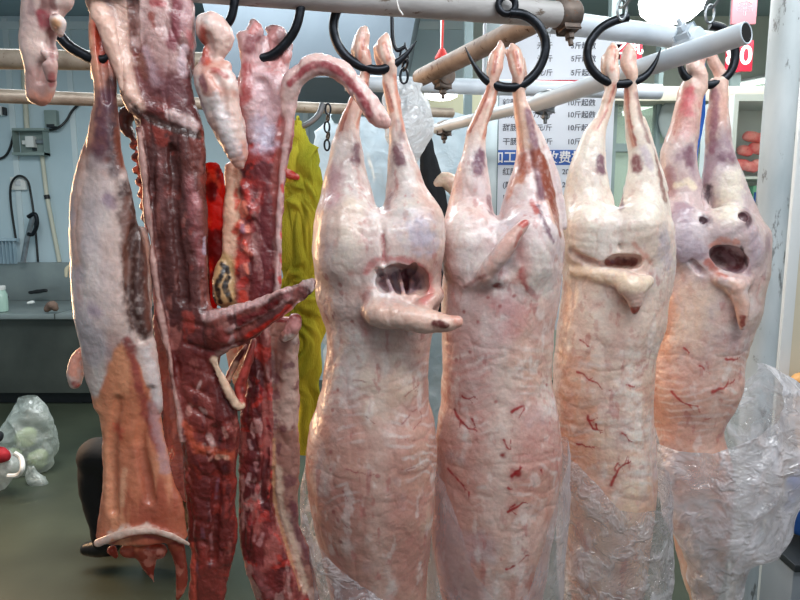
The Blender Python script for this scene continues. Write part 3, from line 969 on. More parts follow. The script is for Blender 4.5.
s.build(FLESH, t)

# fourth: two dark eye-like spots, open dark hole, thin tail hanging down
s = Sculpt(YH)
s.loft([(212, 668, 750), (220, 660, 758), (232, 656, 766), (252, 656, 767), (272, 656, 766), (290, 656, 761), (310, 655, 758), (332, 654, 750), (360, 652, 742), (382, 650, 741), (402, 651, 735), (430, 657, 722), (462, 664, 730),
        (500, 670, 732), (540, 676, 728), (580, 684, 720), (610, 694, 712)], 'body', 0.84, 0, 0.02)
s.loft([(78, 684, 705), (90, 679, 705), (100, 677, 702), (120, 672, 699), (140, 665, 697), (155, 661, 695.5), (172, 660, 697), (190, 662, 703), (206, 661, 708), (230, 662, 714), (255, 668, 706)], 'hind_leg:l', 0.9, -0.004, 0.012)
s.loft([(78, 710, 727), (90, 710, 727.5), (105, 709, 728), (120, 707, 729), (142, 706, 731), (160, 706, 736), (180, 704, 744), (196, 706, 750), (212, 712, 757), (232, 714, 764), (255, 722, 760)], 'hind_leg:r', 0.9, -0.004, 0.010)
s.chain([(702, 51, 0, 3), (700, 58, -.002, 7), (695, 66, -.004, 9), (700, 76, -.014, 7), (702, 88, -.012, 5)], 'hind_leg:l', 0.005)
s.chain([(709, 51, .004, 4), (714, 62, .004, 6), (720, 74, .004, 6), (722, 88, .004, 5)], 'hind_leg:r', 0.005)
s.carve([(705, 190, -.004, 4), (706, 208, 0, 2.6), (712, 226, .003, 1.6)], 0.01)
s.chain([(684, 225, .03, 22), (684, 245, .03, 22)], 'body', 0.03, on=True)
s.chain([(738, 228, .03, 22), (752, 250, .03, 14)], 'body', 0.03, on=True)
s.carve([(720, 254, .008, 8), (730, 258, .018, 12), (740, 264, .012, 9)], 0.006, flat=1.8, lining='cavity_lining')
s.carve([(744, 217, .004, 4.5)], 0.006)
s.carve([(703, 221, .003, 3)], 0.006)
s.carve([(692, 262, .004, 2), (702, 272, .004, 2.4), (714, 277, .003, 2)], 0.01)
s.chain([(706, 273, .006, 5), (720, 279, .0, 8), (736, 284, -.006, 10), (746, 282, .004, 7)], 'tail', 0.008, on=True)
s.chain([(735, 288, -.118, 9.5), (741, 300, -.122, 8), (743, 314, -.124, 6.5), (743, 327, -.122, 4)], 'tail', 0.008)
s.noise(0.0016, 30, 3, seed=16); s.noise(0.0006, 95, 2, seed=18); s.noise(0.0030, 11, 2, seed=29)
s.crease(.0022, 9, (1.3, 1, .8), s.Y0 * 9, (180, 420)); s.crease(.0014, 20, (1.2, 1, .6), s.Y0 * 5); s.crease(.0012, 12, (.8, 1, 2.0), s.Y0 * 7, (330, 500))
s.mesh()
carcass_base(s, (222, 206, 202), (220, 172, 148), 12.2)
s.blend((196, 178, 180), s.zone(150, 275, 18) * 0.6)
s.mottle((150, 118, 132), 18, .52, .68, .7, 2.2, where=s.zone(130, 280, 14))
s.mark([(690, 90), (686, 104), (688, 112)], 4.5, (214, 60, 80), .85, .8, .9)
s.mark([(690, 100), (684, 130)], 8, (224, 150, 152), .5, .9)
s.mark([(715, 92), (714, 120), (712, 150)], 3.5, (140, 80, 104), .75, .6)
s.mark([(722, 156), (732, 162)], 5, (112, 72, 88), .8, .7)
s.mark([(688, 150), (690, 164)], 4, (116, 68, 84), .85, .6)
s.mark([(668, 172), (672, 192)], 5, (150, 96, 106), .7, .7)
s.mark([(676, 186), (688, 182), (694, 188)], 3.2, (240, 222, 196), .85, .6)
s.mark([(737, 178), (728, 200), (730, 212)], 11, (236, 226, 206), .8, .8)
s.mark([(744, 217), (746, 220)], 6, (84, 44, 54), .95, .4, .5)
s.mark([(703, 220), (706, 222)], 5, (78, 48, 60), .95, .5, .5)
s.mark([(709, 186), (708, 200)], 4, (70, 46, 56), .9, .5)
s.mark([(676, 232), (690, 246)], 14, (196, 186, 196), .6, .9)
s.mark([(756, 235), (758, 255)], 8, (178, 160, 172), .6, .9)
s.mark([(720, 252), (729, 257), (738, 262)], 9, (98, 42, 44), .95, .4, .5)
s.mark([(726, 254), (733, 264)], 3, (150, 104, 108), .8, .5)
s.mark([(742, 250), (746, 264)], 2.4, (54, 24, 30), .9, .5)
s.mark([(713, 246), (722, 240), (736, 242)], 3, (206, 130, 108), .7, .7, .9)
s.mark([(708, 262), (716, 270), (726, 276)], 3, (186, 92, 70), .75, .7, .9)
s.mark([(736, 284), (742, 304), (743, 322)], 6, (222, 176, 154), .7, .6)
s.mark([(743, 318), (743, 325)], 2.2, (142, 60, 52), .9, .5)
s.mark([(700, 300), (690, 330)], 16, (234, 208, 184), .6, .9)
s.mark([(668, 300), (664, 350)], 8, (224, 160, 128), .6, .9)
for v, r in (([(672, 392), (683, 403), (702, 408)], 1.8), ([(713, 392), (724, 388), (735, 379)], 2.4), ([(726, 359), (734, 360), (741, 357)], 1.6), ([(684, 348), (690, 354)], 1.4), ([(700, 366), (708, 372)], 1.3), ([(706, 420), (722, 414)], 1.4)):
    s.vein(v, (170, 48, 46), r, .85)
t = empty('mutton_carcass', at(706, 82, YH), 'whole skinned mutton carcass with two dark spots above a dark hole, farthest away', 'carcass', CARC)
s.build(FLESH, t)
# ------------------------------------------------------------------ opened sides and cuts on the left
YA, YB, YC, YD = 0.84, 1.02, 1.06, 1.12

# cut hanging in the top left corner, closest to the lens
s = Sculpt(YA, 0.0034)
s.loft([(-46, 30, 64), (-30, 26, 70), (0, 24, 72), (14, 22, 64), (26, 21, 59), (40, 20, 56), (52, 23, 55), (58, 26, 55)], 'cut', 0.7, 0, 0.012)
s.loft([(48, 26, 55), (58, 25, 55), (70, 26, 54), (82, 26, 54.5), (92, 26.5, 53), (100, 28, 50), (107, 35, 46)], 'cut', 0.8, 0, 0.008)
s.chain([(48, 54, -.02, 7), (50, 66, -.022, 7), (51, 78, -.02, 5)], 'cut', 0.006)
s.chain([(58, 22, -.015, 8), (57, 32, -.014, 6)], 'cut', 0.008)
s.carve([(53, 30, .001, 3), (51, 44, .002, 3), (43, 58, .002, 3), (40, 80, .001, 2)], 0.008)
s.noise(0.0020, 40, 3, seed=2)
s.mesh(); s.base((222, 190, 182))
s.mottle(ROSE, 22, .5, .72, .6, 3.3); s.mottle(WHITE, 30, .55, .72, .6, 5.5)
s.mark([(47, -20), (46, 6), (44, 18)], 5, (134, 84, 80), .85, .5); s.mark([(53, -10), (54, 14)], 2.6, (120, 70, 68), .8, .5); s.mark([(31, -10), (32, 12)], 3.2, (164, 132, 132), .7, .6)
s.mark([(43, 16), (45, 24)], 5, (168, 76, 84), .9, .5); s.mark([(56, 24), (57, 30)], 4, (236, 176, 128), .9, .5)
s.mark([(50, 30), (52, 46), (51, 60)], 2.6, (138, 72, 72), .8, .5)
s.mark([(36, 98), (44, 104), (50, 98)], 7, (232, 150, 122), .8, .7); s.mark([(52, 76), (52, 84)], 3, (168, 84, 84), .85, .5)
s.mark([(30, 38), (40, 44), (28, 54)], 8, (232, 202, 190), .7, .8)
t = empty('pale_piece', at(46, -46, YA), 'small pale pink meat cut dangling in the top left corner, nearest the lens', 'meat')
s.build(FLESH, t)

# leftmost side: long dark shank, pale haunch, orange flap below
s = Sculpt(YB, 0.0036)
s.loft([(10, 89, 101), (22, 88, 104), (36, 87, 104), (50, 88, 110), (64, 89, 114), (76, 92, 117), (90, 94, 118), (106, 93, 118), (130, 88, 120, 0, .8), (150, 83.5, 121, 0, .66), (172, 79, 124, 0, .5), (192, 78, 124, 0, .40), (215, 84, 118, 0, .3)], 'shank', 0.85, 0, 0.012)
s.loft([(140, 94, 112), (158, 86, 119), (174, 78.5, 125), (192, 74, 130), (212, 71.5, 135), (240, 70.5, 142), (270, 70.5, 146), (300, 73, 150), (322, 75, 152), (350, 83, 153, 0, .45), (372, 88, 154, 0, .36), (392, 96, 156, 0, .26), (410, 106, 150, 0, .14)], 'haunch', 0.55, 0, 0.012)
s.loft([(225, 128, 146), (245, 126, 150), (275, 124, 154), (300, 122, 153), (330, 120, 150)], 'haunch', 0.5, .02, 0.006)
s.loft([(340, 90, 150), (372, 89, 157), (392, 94.5, 159), (412, 98, 161), (434, 102, 164), (452, 102, 168), (480, 103, 174), (500, 102, 182), (525, 98, 187), (540, 96, 190)], 'belly_flap', 0.32, 0.004, 0.010)
s.chain([(98, 543, -.020, 3.5), (120, 535, -.026, 4.5), (146, 531, -.026, 5), (170, 536, -.022, 4.5), (188, 544, -.014, 3.5)], 'belly_flap', 0.006, flat=.6)
s.chain([(84, 348, .02, 4), (79, 358, .015, 7), (76, 372, .012, 8.5), (76, 383, .012, 7)], 'tail', 0.006)
s.chain([(112, 550, .004, 5), (116, 556, .004, 3)], 'fringe', 0.004)
s.chain([(142, 546, .0, 10), (148, 560, .0, 9), (150, 572, -.004, 5), (154, 582, -.006, 2)], 'fringe', 0.006)
s.chain([(128, 550, .0, 8), (160, 552, 0, 8)], 'fringe', 0.006)
s.chain([(176, 545, -.004, 9), (181, 565, -.006, 8), (182, 585, -.008, 5.5), (178, 598, -.008, 2.5)], 'fringe', 0.006)
s.chain([(92, 70, .0, 4), (92, 78, 0, 3)], 'shank', 0.004)
s.carve([(100, 30, -.002, 3), (102, 60, .001, 3), (106, 100, .002, 2.4)], 0.006)
s.carve([(136, 230, .0, 3), (128, 262, .004, 4), (128, 300, .004, 3), (140, 340, .002, 2)], 0.010)
s.carve([(150, 390, .001, 2), (140, 440, .002, 3), (150, 500, .002, 3)], 0.012)
s.carve([(118, 400, .001, 2), (112, 450, .002, 3), (114, 510, .002, 3)], 0.012)
s.crease(.003, 12, (1.6, 1, .35), 8.0); s.noise(0.0018, 30, 3, seed=4); s.noise(0.0007, 95, 2, seed=1); s.noise(0.003, 11, 2, seed=40)
s.mesh(); s.base((214, 186, 176))
s.mottle(WHITE, 14, .5, .7, .6, 2.2, (1.6, 1, .5)); s.mottle(ROSE, 12, .55, .75, .6, 6.1, (1.6, 1, .5)); s.mottle(GREYV, 10, .55, .72, .5, 9.1)
up = s.zone(-50, 172, 12)
s.blend((158, 92, 74), up * .85)
s.mark([(90, 20), (92, 60), (97, 100), (90, 140)], 5, (232, 166, 136), .8, .7)  # pale orange left rim: warm side light painted in
s.mark([(98, 26), (100, 40), (104, 58)], 6, (180, 56, 32), .95, .6)
s.mark([(112, 84), (113, 130), (114, 170)], 7, (74, 44, 46), 1.0, .5, .4); s.mark([(105, 96), (100, 135), (98, 160)], 8, (96, 58, 70), .95, .6, .4); s.mark([(118, 130), (120, 165)], 4, (126, 62, 40), .8, .6)
s.mark([(82, 158), (78, 200), (76, 260)], 6, (226, 176, 152), .7, .8)  # warm sunlit left edge of the haunch, painted in
s.mark([(94, 170), (92, 240), (100, 300)], 13, (226, 206, 202), .6, .8)
s.mark([(108, 198), (112, 206)], 5, (128, 96, 122), .7, .8, .9); s.mark([(92, 308), (98, 312)], 5, (150, 128, 150), .6, .9)
s.mark([(131, 192), (132, 215), (136, 250), (138, 290), (142, 325)], 13, (78, 48, 42), 1.0, .4, .5)
s.mark([(126, 200), (126, 240), (126, 280)], 4, (124, 78, 64), .8, .7)
s.mark([(144, 240), (147, 280), (148, 325)], 4, (112, 66, 54), .85, .6, .7)
s.mark([(140, 205), (150, 268), (152, 300)], 2, (196, 140, 118), .8, .5)
bx = [at(q[0], 380, YB).x for q in ((86, 0), (100, 0), (112, 0), (124, 0), (132, 0), (141, 0), (150, 0), (158, 0), (170, 0))]
bz = [at(400, q, YB).z for q in (400, 397, 372, 348, 338, 352, 385, 412, 440)]
edge = sstep(-.010, .010, np.interp(s.V[:, 0], bx, bz) - s.V[:, 2] + .022 * fbm(s.V, 60, 3, 3.0))
s.blend((212, 122, 82), edge * .92)
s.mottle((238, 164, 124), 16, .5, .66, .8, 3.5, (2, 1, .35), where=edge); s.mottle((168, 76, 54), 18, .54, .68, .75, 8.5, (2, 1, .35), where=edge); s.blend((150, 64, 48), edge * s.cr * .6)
s.mark([(146, 350), (152, 374), (156, 398)], 5, (226, 208, 204), .9, .5, .9)
s.mark([(128, 340), (136, 375), (146, 410), (160, 450)], 4.5, (152, 62, 58), .85, .6, .7)
s.mark([(152, 405), (160, 440), (166, 470)], 5, (196, 150, 150), .8, .6, .8)
s.mark([(116, 372), (112, 400), (106, 440)], 7, (228, 148, 110), .8, .8); s.mark([(118, 428), (120, 436)], 5, (192, 70, 48), .8, .8, .9)
s.mark([(124, 470), (122, 505)], 3, (236, 176, 140), .7, .7); s.mark([(140, 450), (150, 505)], 7, (184, 104, 80), .6, .8)
s.mark([(98, 542), (120, 533), (146, 529), (170, 535), (189, 543)], 5.5, (226, 196, 180), .95, .4, .9)
s.mark([(105, 546), (135, 536), (165, 541), (186, 547)], 1.6, (156, 62, 58), .9, .5)
fr = s.zone(546, 700, 3)
s.blend((150, 70, 58), fr * .8); s.mottle((214, 150, 130), 60, .5, .6, .8, 3.0, where=fr)
s.mark([(77, 352), (75, 372)], 7, (228, 152, 128), .9, .5); s.mark([(74, 384), (80, 388)], 3, (140, 40, 36), .9, .5)
t = empty('hanging_mutton', at(100, 20, YB), 'leftmost hanging side of mutton with a long dark shank and an orange belly flap', 'meat')
s.build(FLESH, t, mats={'belly_flap': FLESH, 'fringe': THIN})

# dark red half with the backbone, rib flap pointing right
s = Sculpt(YC, 0.0036)
s.loft([(-50, 84, 190), (-20, 86, 192), (0, 88, 193), (20, 95, 195), (40, 106, 196), (60, 113, 195), (80, 121, 193), (100, 128, 196), (115, 132, 200), (132, 136, 205), (150, 138, 206), (175, 142, 206), (200, 145, 206), (230, 149, 207),
        (260, 152, 208), (290, 156, 210), (320, 161, 213), (350, 167, 216), (380, 171, 224), (402, 175, 234), (430, 180, 238), (455, 182, 238), (482, 184, 237), (510, 187, 236), (542, 190, 236), (572, 191, 231), (604, 190, 224), (640, 192, 214)], 'body', 0.5, 0, 0.012, 2.4)
s.chain([(92, 0, -.036, 8), (108, 30, -.04, 11), (122, 68, -.04, 10), (131, 100, -.036, 8), (139, 112, -.034, 5)], 'fat_rim', 0.018)
s.chain([(138, 130, -.03, 4), (144, 175, -.028, 4), (150, 230, -.026, 4), (157, 290, -.024, 4), (168, 350, -.024, 4), (176, 400, -.024, 3.5), (182, 440, -.02, 3)], 'fat_rim', 0.005)
for i in range(8):
    y = 142 + i * 12
    s.chain([(138 + i * 1.3, y, .02, 4), (133 + i * 2.0, y + 4, .022, 4.6)], 'rib_edge', 0.006)
s.chain([(132, 112, .02, 7), (126, 118, .02, 7), (126, 128, .02, 6.5), (132, 135, .02, 5)], 'rib_edge', 0.006)
s.loft([(160, 198, 216), (172, 199, 224), (200, 200, 228), (232, 201, 228), (262, 202, 226), (292, 203, 222), (315, 204, 217)], 'rib_wall', 0.16, 0.045, 0.004)
s.loft([(285, 152, 164), (320, 153, 168), (350, 155, 176), (390, 158, 182), (430, 162, 186), (465, 168, 190), (490, 178, 194), (505, 186, 196)], 'belly_membrane', 0.3, 0.022, 0.004)
# rib flap across to the right
s.chain([(196, 338, .0, 24), (212, 334, -.012, 24), (230, 328, -.026, 22), (252, 318, -.036, 18.5), (276, 306, -.042, 15), (298, 293, -.046, 11), (308, 285, -.046, 8), (312, 282, -.046, 5.5)], 'rib_flap', 0.012, flat=0.38)
s.dent([(228, 336), (256, 322), (284, 304)], 3.5, -4); s.dent([(222, 348), (262, 334), (296, 303)], 2.6, -3.5); s.dent([(214, 322), (250, 308), (290, 288)], 3, 2)
s.chain([(302, 300, -.048, 2), (311, 291, -.050, 3.2), (313, 281, -.048, 2.6)], 'rib_flap', 0.004)
# bare V of bone under the flap
s.chain([(212, 356, -.016, 3.6), (223, 382, -.020, 4.2), (235, 404, -.018, 4.6), (241, 406, -.01, 4)], 'bone', 0.004, flat=.6)
s.chain([(241, 404, -.004, 4.5), (240, 386, .004, 5), (248, 362, .006, 5), (254, 340, .008, 4)], 'bone', 0.004)
s.chain([(226, 386, .016, 3), (234, 366, .02, 3), (246, 345, .022, 3)], 'bone', 0.004)
for i in range(12):
    y = 300 + i * 22
    s.dent([(180 + i * 1.8 + (i * 37 % 9), y), (202 + i * 1.6 + (i * 53 % 11), y + 6 + (i * 29 % 7))], 3.0, -1.8 - (i % 3))
s.carve([(172, 150, .001, 3), (176, 230, .002, 3), (184, 300, .002, 3)], 0.012)
s.carve([(214, 430, .001, 3), (216, 500, .003, 3), (212, 560, .003, 3)], 0.012)
s.dent([(130, 106), (150, 117), (172, 126), (202, 134)], 5, -4); s.dent([(134, 99), (156, 108), (180, 116)], 4, 2.5)
s.carve([(132, 0, .003, 4), (133, 30, .003, 3.5), (136, 50, .002, 3)], 0.008)
s.crease(.003, 22, (1.4, 1, .45), 3.0); s.noise(0.0040, 34, 3, seed=14); s.noise(0.0014, 95, 3, seed=11); s.noise(0.004, 12, 2, seed=41)
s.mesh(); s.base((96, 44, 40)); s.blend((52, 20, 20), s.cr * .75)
s.mottle((146, 72, 62), 26, .47, .64, .8, 1.1, (1.4, 1, .35)); s.mottle((78, 34, 32), 20, .5, .66, .85, 7.1, (1, 1, .5)); s.mottle((196, 120, 108), 40, .60, .70, .6, 3.1, (1.2, 1, .5)); s.mottle((196, 66, 48), 34, .62, .72, .5, 13.1)
s.blend((84, 46, 42), s.zone(140, 310, 20) * .45)
s.blend((118, 64, 62), s.zone(46, 130, 16) * .65); s.blend((206, 168, 162), s.zone(-80, 46, 14) * .55)
s.blend((134, 34, 30), s.zone(330, 900, 30) * .40)
s.mark([(92, 0), (108, 30), (122, 68), (133, 104)], 10, (232, 192, 174), .95, .35, .3)
s.mark([(118, -10), (120, 10), (128, 60)], 8, (222, 184, 168), .9, .5)
s.mark([(131, 2), (133, 28), (134, 48)], 3.5, (112, 66, 58), .9, .5)
s.mark([(142, -10), (140, 20), (138, 42)], 6, (222, 190, 186), .9, .5, .6)
s.mark([(160, -6), (156, 20), (158, 48), (172, 58)], 11, (214, 176, 172), .85, .6, .6); s.mark([(146, 52), (152, 70), (156, 82)], 5, (216, 182, 190), .85, .6, .7)
s.mark([(151, 16), (154, 26)], 3, (150, 72, 62), .9, .5); s.mark([(152, 2), (164, 3)], 3, (170, 54, 60), .85, .6, .8)
s.mark([(178, -5), (178, 20), (172, 44)], 6, (136, 58, 70), .9, .5); s.mark([(187, -5), (188, 26)], 5, (206, 164, 166), .85, .6)
s.mark([(184, 48), (182, 66), (184, 72)], 4, (222, 194, 200), .85, .5, .7); s.mark([(190, 36), (194, 44)], 5, (186, 110, 112), .8, .6)
s.mark([(140, 56), (146, 76)], 4, (124, 70, 52), .9, .5)
s.mark([(160, 85), (172, 92)], 16, (128, 84, 92), .55, .9)
s.mark([(134, 110), (150, 118), (172, 127), (200, 134)], 5, (62, 38, 34), .95, .4, .3)
s.mark([(172, 115), (184, 119), (196, 125)], 5, (226, 194, 190), .95, .4, .6)
for y in (150, 200, 250, 300, 350, 400, 432):
    pass
s.mark([(139, 126), (144, 175), (150, 230), (157, 290), (168, 350), (176, 400), (182, 440)], 3.2, (204, 160, 150), .85, .5, .5)
s.mark([(160, 150), (164, 220)], 3, (140, 92, 90), .7, .7); s.mark([(190, 180), (196, 230), (200, 262)], 5, (160, 90, 92), .7, .8, .9)
s.mark([(196, 196), (198, 206)], 4, (196, 130, 132), .8, .6); s.mark([(205, 240), (206, 252)], 3, (190, 170, 186), .85, .5)
s.mark([(180, 160), (176, 240), (184, 300)], 7, (92, 48, 44), .7, .7, .7)
for i in range(26):
    a = random.Random(i); x = 178 + a.random() * 50; y = 325 + a.random() * 150
    s.mark([(x, y), (x + a.uniform(-5, 5), y + a.uniform(3, 9))], a.uniform(1.6, 3.4), a.choice([(206, 140, 128), (190, 92, 84), (96, 32, 34), (72, 24, 28), (214, 168, 160)]), .8, .5, .9, seed=i)
s.mark([(186, 425), (196, 446), (214, 452), (232, 456)], 4.5, (214, 96, 66), .85, .6, 1.0); s.mark([(218, 456), (226, 458)], 3, (240, 176, 150), .9, .5, .8)
for i in range(14):
    a = random.Random(i + 60); x = 192 + a.random() * 38; y = 468 + a.random() * 120
    s.mark([(x, y), (x + a.uniform(-3, 3), y + a.uniform(10, 26))], a.uniform(1.2, 2.4), a.choice([(178, 116, 116), (158, 60, 52), (84, 26, 28), (150, 90, 104)]), .75, .6, .8, seed=i)
s.mark([(192, 545), (193, 575), (192, 600)], 4, (216, 92, 72), .8, .6)
bm_ = ((s.V[:, 1] > YC + .008) & (s.V[:, 0] < at(188, 400, YC).x) & (s.V[:, 2] < at(200, 285, YC).z) & (s.V[:, 2] > at(200, 506, YC).z)) * 1.0
s.blend((150, 104, 102), bm_ * .9); s.mottle((196, 152, 146), 30, .5, .66, .7, 5.5, (2, 1, .3), where=bm_); s.mottle((104, 62, 62), 26, .52, .66, .7, 9.5, (2, 1, .3), where=bm_)
rw = (s.V[:, 1] > YC + .012) & (s.V[:, 0] > at(200, 230, YC).x) & (s.V[:, 2] > at(200, 316, YC).z) & (s.V[:, 2] < at(200, 160, YC).z)
s.blend((206, 34, 18), rw * 1.0); s.mottle((112, 10, 10), 34, .46, .58, .9, 4.4, (1, 1, .6), where=rw * 1.0); s.mottle((250, 110, 70), 40, .58, .68, .6, 8.4, where=rw * 1.0)
re_ = (s.V[:, 0] < at(150, 190, YC).x) & (s.V[:, 2] < at(200, 138, YC).z) & (s.V[:, 2] > at(200, 245, YC).z) & (s.V[:, 1] > YC + .006)
s.mottle((220, 110, 76), 90, .46, .54, .9, 2.7, where=re_ * 1.0)
s.mark([(126, 112), (127, 128)], 7, (70, 44, 36), .95, .5)
s.mark([(208, 316), (232, 309), (258, 300), (284, 287), (304, 279)], 5, (212, 170, 166), 1.0, .5, .6)
s.mark([(218, 354), (245, 345), (275, 328), (302, 304)], 4.2, (214, 168, 160), 1.0, .5, .6); s.mark([(226, 330), (256, 318), (290, 298)], 2.2, (208, 160, 156), .9, .5, .6)
s.mark([(240, 323), (258, 314), (276, 303)], 4, (110, 18, 20), 1.0, .5, .5); s.mark([(248, 336), (268, 326), (290, 308)], 3.4, (206, 46, 34), .95, .5, .6)
s.mark([(226, 334), (222, 346)], 7, (146, 56, 52), .8, .7, .7); s.mark([(230, 330), (232, 344)], 2.4, (204, 158, 156), .8, .5); s.mark([(216, 345), (212, 356)], 5, (126, 40, 38), .8, .6)
s.mark([(308, 282), (312, 290)], 4.5, (212, 186, 182), .9, .5); s.mark([(286, 298), (300, 290)], 3, (170, 100, 100), .7, .6)
s.mark([(214, 360), (224, 382), (236, 404), (242, 405)], 4, (238, 200, 170), .95, .4, .3); s.mark([(241, 402), (238, 386), (247, 362), (254, 342)], 3.2, (190, 70, 60), .9, .5, .5); s.mark([(228, 384), (236, 364)], 3, (228, 180, 150), .9, .5)
t = empty('mutton_half', at(140, -46, YC), 'dark red half with bared backbone and a rib flap sticking out to the right', 'meat')
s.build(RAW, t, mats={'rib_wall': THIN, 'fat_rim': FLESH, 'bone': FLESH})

# second opened half with the arching strip
s = Sculpt(YD, 0.0036)
s.chain([(254, 24, 0, 4), (256, 32, 0, 8), (250, 44, 0, 11), (250, 60, 0, 11.5), (249, 80, 0, 12), (248, 105, 0, 13)], 'shank:l', 0.010)
s.chain([(241, 36, -.004, 4.5), (246, 40, -.004, 7)], 'shank:l', 0.006)
s.chain([(268, 30, .02, 3.5), (280, 34, .02, 7), (271, 42, .02, 8), (268, 56, .018, 9), (270, 74, .014, 10), (266, 98, .01, 13)], 'shank:r', 0.010)
s.chain([(289, 46, .02, 5), (284, 58, .018, 9), (278, 72, .014, 10)], 'shank:r', 0.008)
s.loft([(70, 244, 284), (90, 237, 290), (112, 236, 292), (140, 238, 290), (160, 232, 286), (185, 229, 283), (210, 228, 282), (250, 225, 281), (290, 220, 280), (320, 226, 276), (350, 243, 273), (380, 247, 273), (400, 243, 273), (430, 240, 274), (460, 238, 276), (500, 238, 278),
        (530, 239, 286), (555, 242, 296), (575, 247, 304), (600, 257, 312), (640, 272, 322)], 'body', 0.5, 0, 0.010, 2.3)
s.chain([(286, 108, -.02, 8), (290, 90, -.026, 9.5), (296, 78, -.03, 10.5), (308, 68, -.034, 10.5), (322, 65, -.036, 10), (336, 69, -.038, 9.8), (350, 80, -.038, 10.5), (364, 98, -.036, 11.5), (376, 114, -.034, 11.5), (384, 122, -.034, 8)], 'neck_strip', 0.010, flat=0.8)
s.chain([(290, 100, -.02, 7), (289, 130, -.02, 6), (284, 160, -.018, 5), (280, 200, -.018, 4.5), (279, 250, -.016, 4.5), (277, 300, -.014, 4)], 'fat_rim', 0.005)
s.loft([(316, 276, 296), (330, 273, 299), (360, 272, 300), (400, 272, 299), (430, 273, 298), (455, 273, 300), (480, 272, 298), (505, 275, 297), (530, 282, 302), (552, 288, 310), (575, 296, 315), (600, 302, 320), (640, 312, 328)], 'belly_flap', 0.5, 0.004, 0.005)
s.chain([(284, 338, -.02, 6), (292, 330, -.02, 8), (296, 320, -.018, 7)], 'belly_flap', 0.006)
s.chain([(231, 168, -.006, 6), (232, 200, -.010, 8), (230, 240, -.010, 8), (227, 268, -.006, 6)], 'membrane', 0.005)
for x, y, r in ((243, 188, 6), (247, 206, 7), (241, 226, 5), (246, 246, 7), (243, 268, 6)):
    s.chain([(x, y, -.020, r), (x + 5, y + 7, -.022, r * .8)], 'body', 0.010)
for i in range(10):
    y = 345 + i * 17
    s.dent([(245 + i * 23 % 5, y + i * 31 % 7), (262 + i * 17 % 7, y + 5)], 2.4, -1.8)
s.carve([(262, 84, .0, 5), (268, 110, .003, 8), (266, 140, .002, 6)], 0.014)
s.carve([(272, 470, .002, 2), (274, 505, .003, 2.4), (286, 545, .003, 2.4), (300, 585, .003, 2)], 0.006)
s.carve([(254, 320, .002, 2), (266, 420, .003, 2), (262, 500, .002, 2)], 0.01)
s.chain([(223, 266, -.014, 6), (223, 280, -.018, 9), (224, 296, -.018, 10)], 'kidney_fat', .006)
s.loft([(332, 224, 250), (352, 224, 252), (376, 230, 251), (398, 237, 248), (408, 241, 245)], 'belly_lining', .14, .03, .003)
s.crease(.003, 22, (1.4, 1, .45), 6.0); s.noise(0.0040, 34, 3, seed=24); s.noise(0.0012, 95, 3, seed=21); s.noise(0.003, 12, 2, seed=42)
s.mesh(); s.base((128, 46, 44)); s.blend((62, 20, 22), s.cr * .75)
s.mottle((186, 100, 92), 30, .48, .62, .8, 1.7, (1.2, 1, .4)); s.mottle((92, 34, 38), 24, .5, .66, .85, 7.7, (1, 1, .5)); s.mottle((216, 160, 152), 42, .60, .70, .6, 3.7, (1.2, 1, .5)); s.mottle((216, 60, 46), 34, .58, .68, .6, 13.7)
s.blend((216, 180, 180), s.zone(-60, 128, 16) * .85)
s.mottle((188, 116, 112), 40, .54, .66, .7, 3.9, where=s.zone(-60, 135, 14))
s.mark([(254, 36), (250, 48)], 6, (128, 48, 56), .85, .6, .7); s.mark([(246, 66), (248, 90), (244, 100)], 5.5, (158, 52, 52), .85, .6, .8); s.mark([(240, 100), (242, 130), (240, 150)], 4, (176, 84, 84), .75, .7, .8)
s.mark([(266, 82), (270, 105), (264, 130)], 11, (226, 192, 196), .9, .7); s.mark([(262, 126), (270, 140), (262, 150)], 9, (186, 178, 196), .8, .8, .9)
s.mark([(281, 88), (282, 110), (278, 124)], 3.5, (176, 70, 66), .85, .6, .8); s.mark([(258, 24), (252, 30)], 4, (206, 122, 118), .8, .6)
s.mark([(286, 108), (292, 86), (308, 64), (330, 60), (352, 76), (376, 106), (384, 120)], 9, (230, 196, 188), .9, .5, .3)
s.mark([(290, 84), (298, 76), (312, 66), (330, 66), (348, 80), (362, 98), (370, 114)], 3.8, (160, 56, 66), .92, .4, .5)
s.mark([(296, 88), (312, 78), (330, 78)], 4, (216, 190, 184), .85, .6, .8); s.mark([(378, 122), (386, 126)], 5, (216, 164, 156), .85, .6)
s.mark([(290, 105), (288, 135), (283, 165), (280, 210), (279, 260), (277, 305)], 3.6, (212, 174, 170), .9, .5, .5)
s.mark([(231, 166), (232, 200), (229, 240), (226, 270)], 8, (238, 186, 158), 1.0, .35, .3)
mb_ = ((s.V[:, 1] > YD + .012) & (s.V[:, 2] < at(400, 334, YD).z) & (s.V[:, 2] > at(400, 410, YD).z) & (s.V[:, 0] < at(252, 360, YD).x)) * 1.0
s.blend((218, 182, 152), mb_); s.mottle((190, 120, 96), 40, .5, .62, .8, 5.2, where=mb_)
for i in range(22):
    a = random.Random(i + 30); x = 236 + a.random() * 18; y = 176 + a.random() * 120
    s.mark([(x, y), (x + a.uniform(-3, 3), y + a.uniform(2, 7))], a.uniform(2, 4), a.choice([(222, 74, 54), (206, 56, 46), (236, 128, 104), (176, 120, 140), (150, 40, 40)]), .85, .5, .9, seed=i)
s.mark([(262, 170), (264, 230), (262, 290)], 8, (120, 46, 50), .75, .7, .7); s.mark([(238, 152), (252, 158), (270, 156)], 4, (150, 66, 66), .8, .6, .9); s.mark([(234, 160), (238, 164)], 4, (214, 176, 178), .9, .5)
for y, dx in ((186, 0), (232, -1), (256, -2), (278, -3)):
    s.mark([(283 + dx, y), (284 + dx, y + 5)], 2.4, (206, 52, 44), .85, .5, .8)
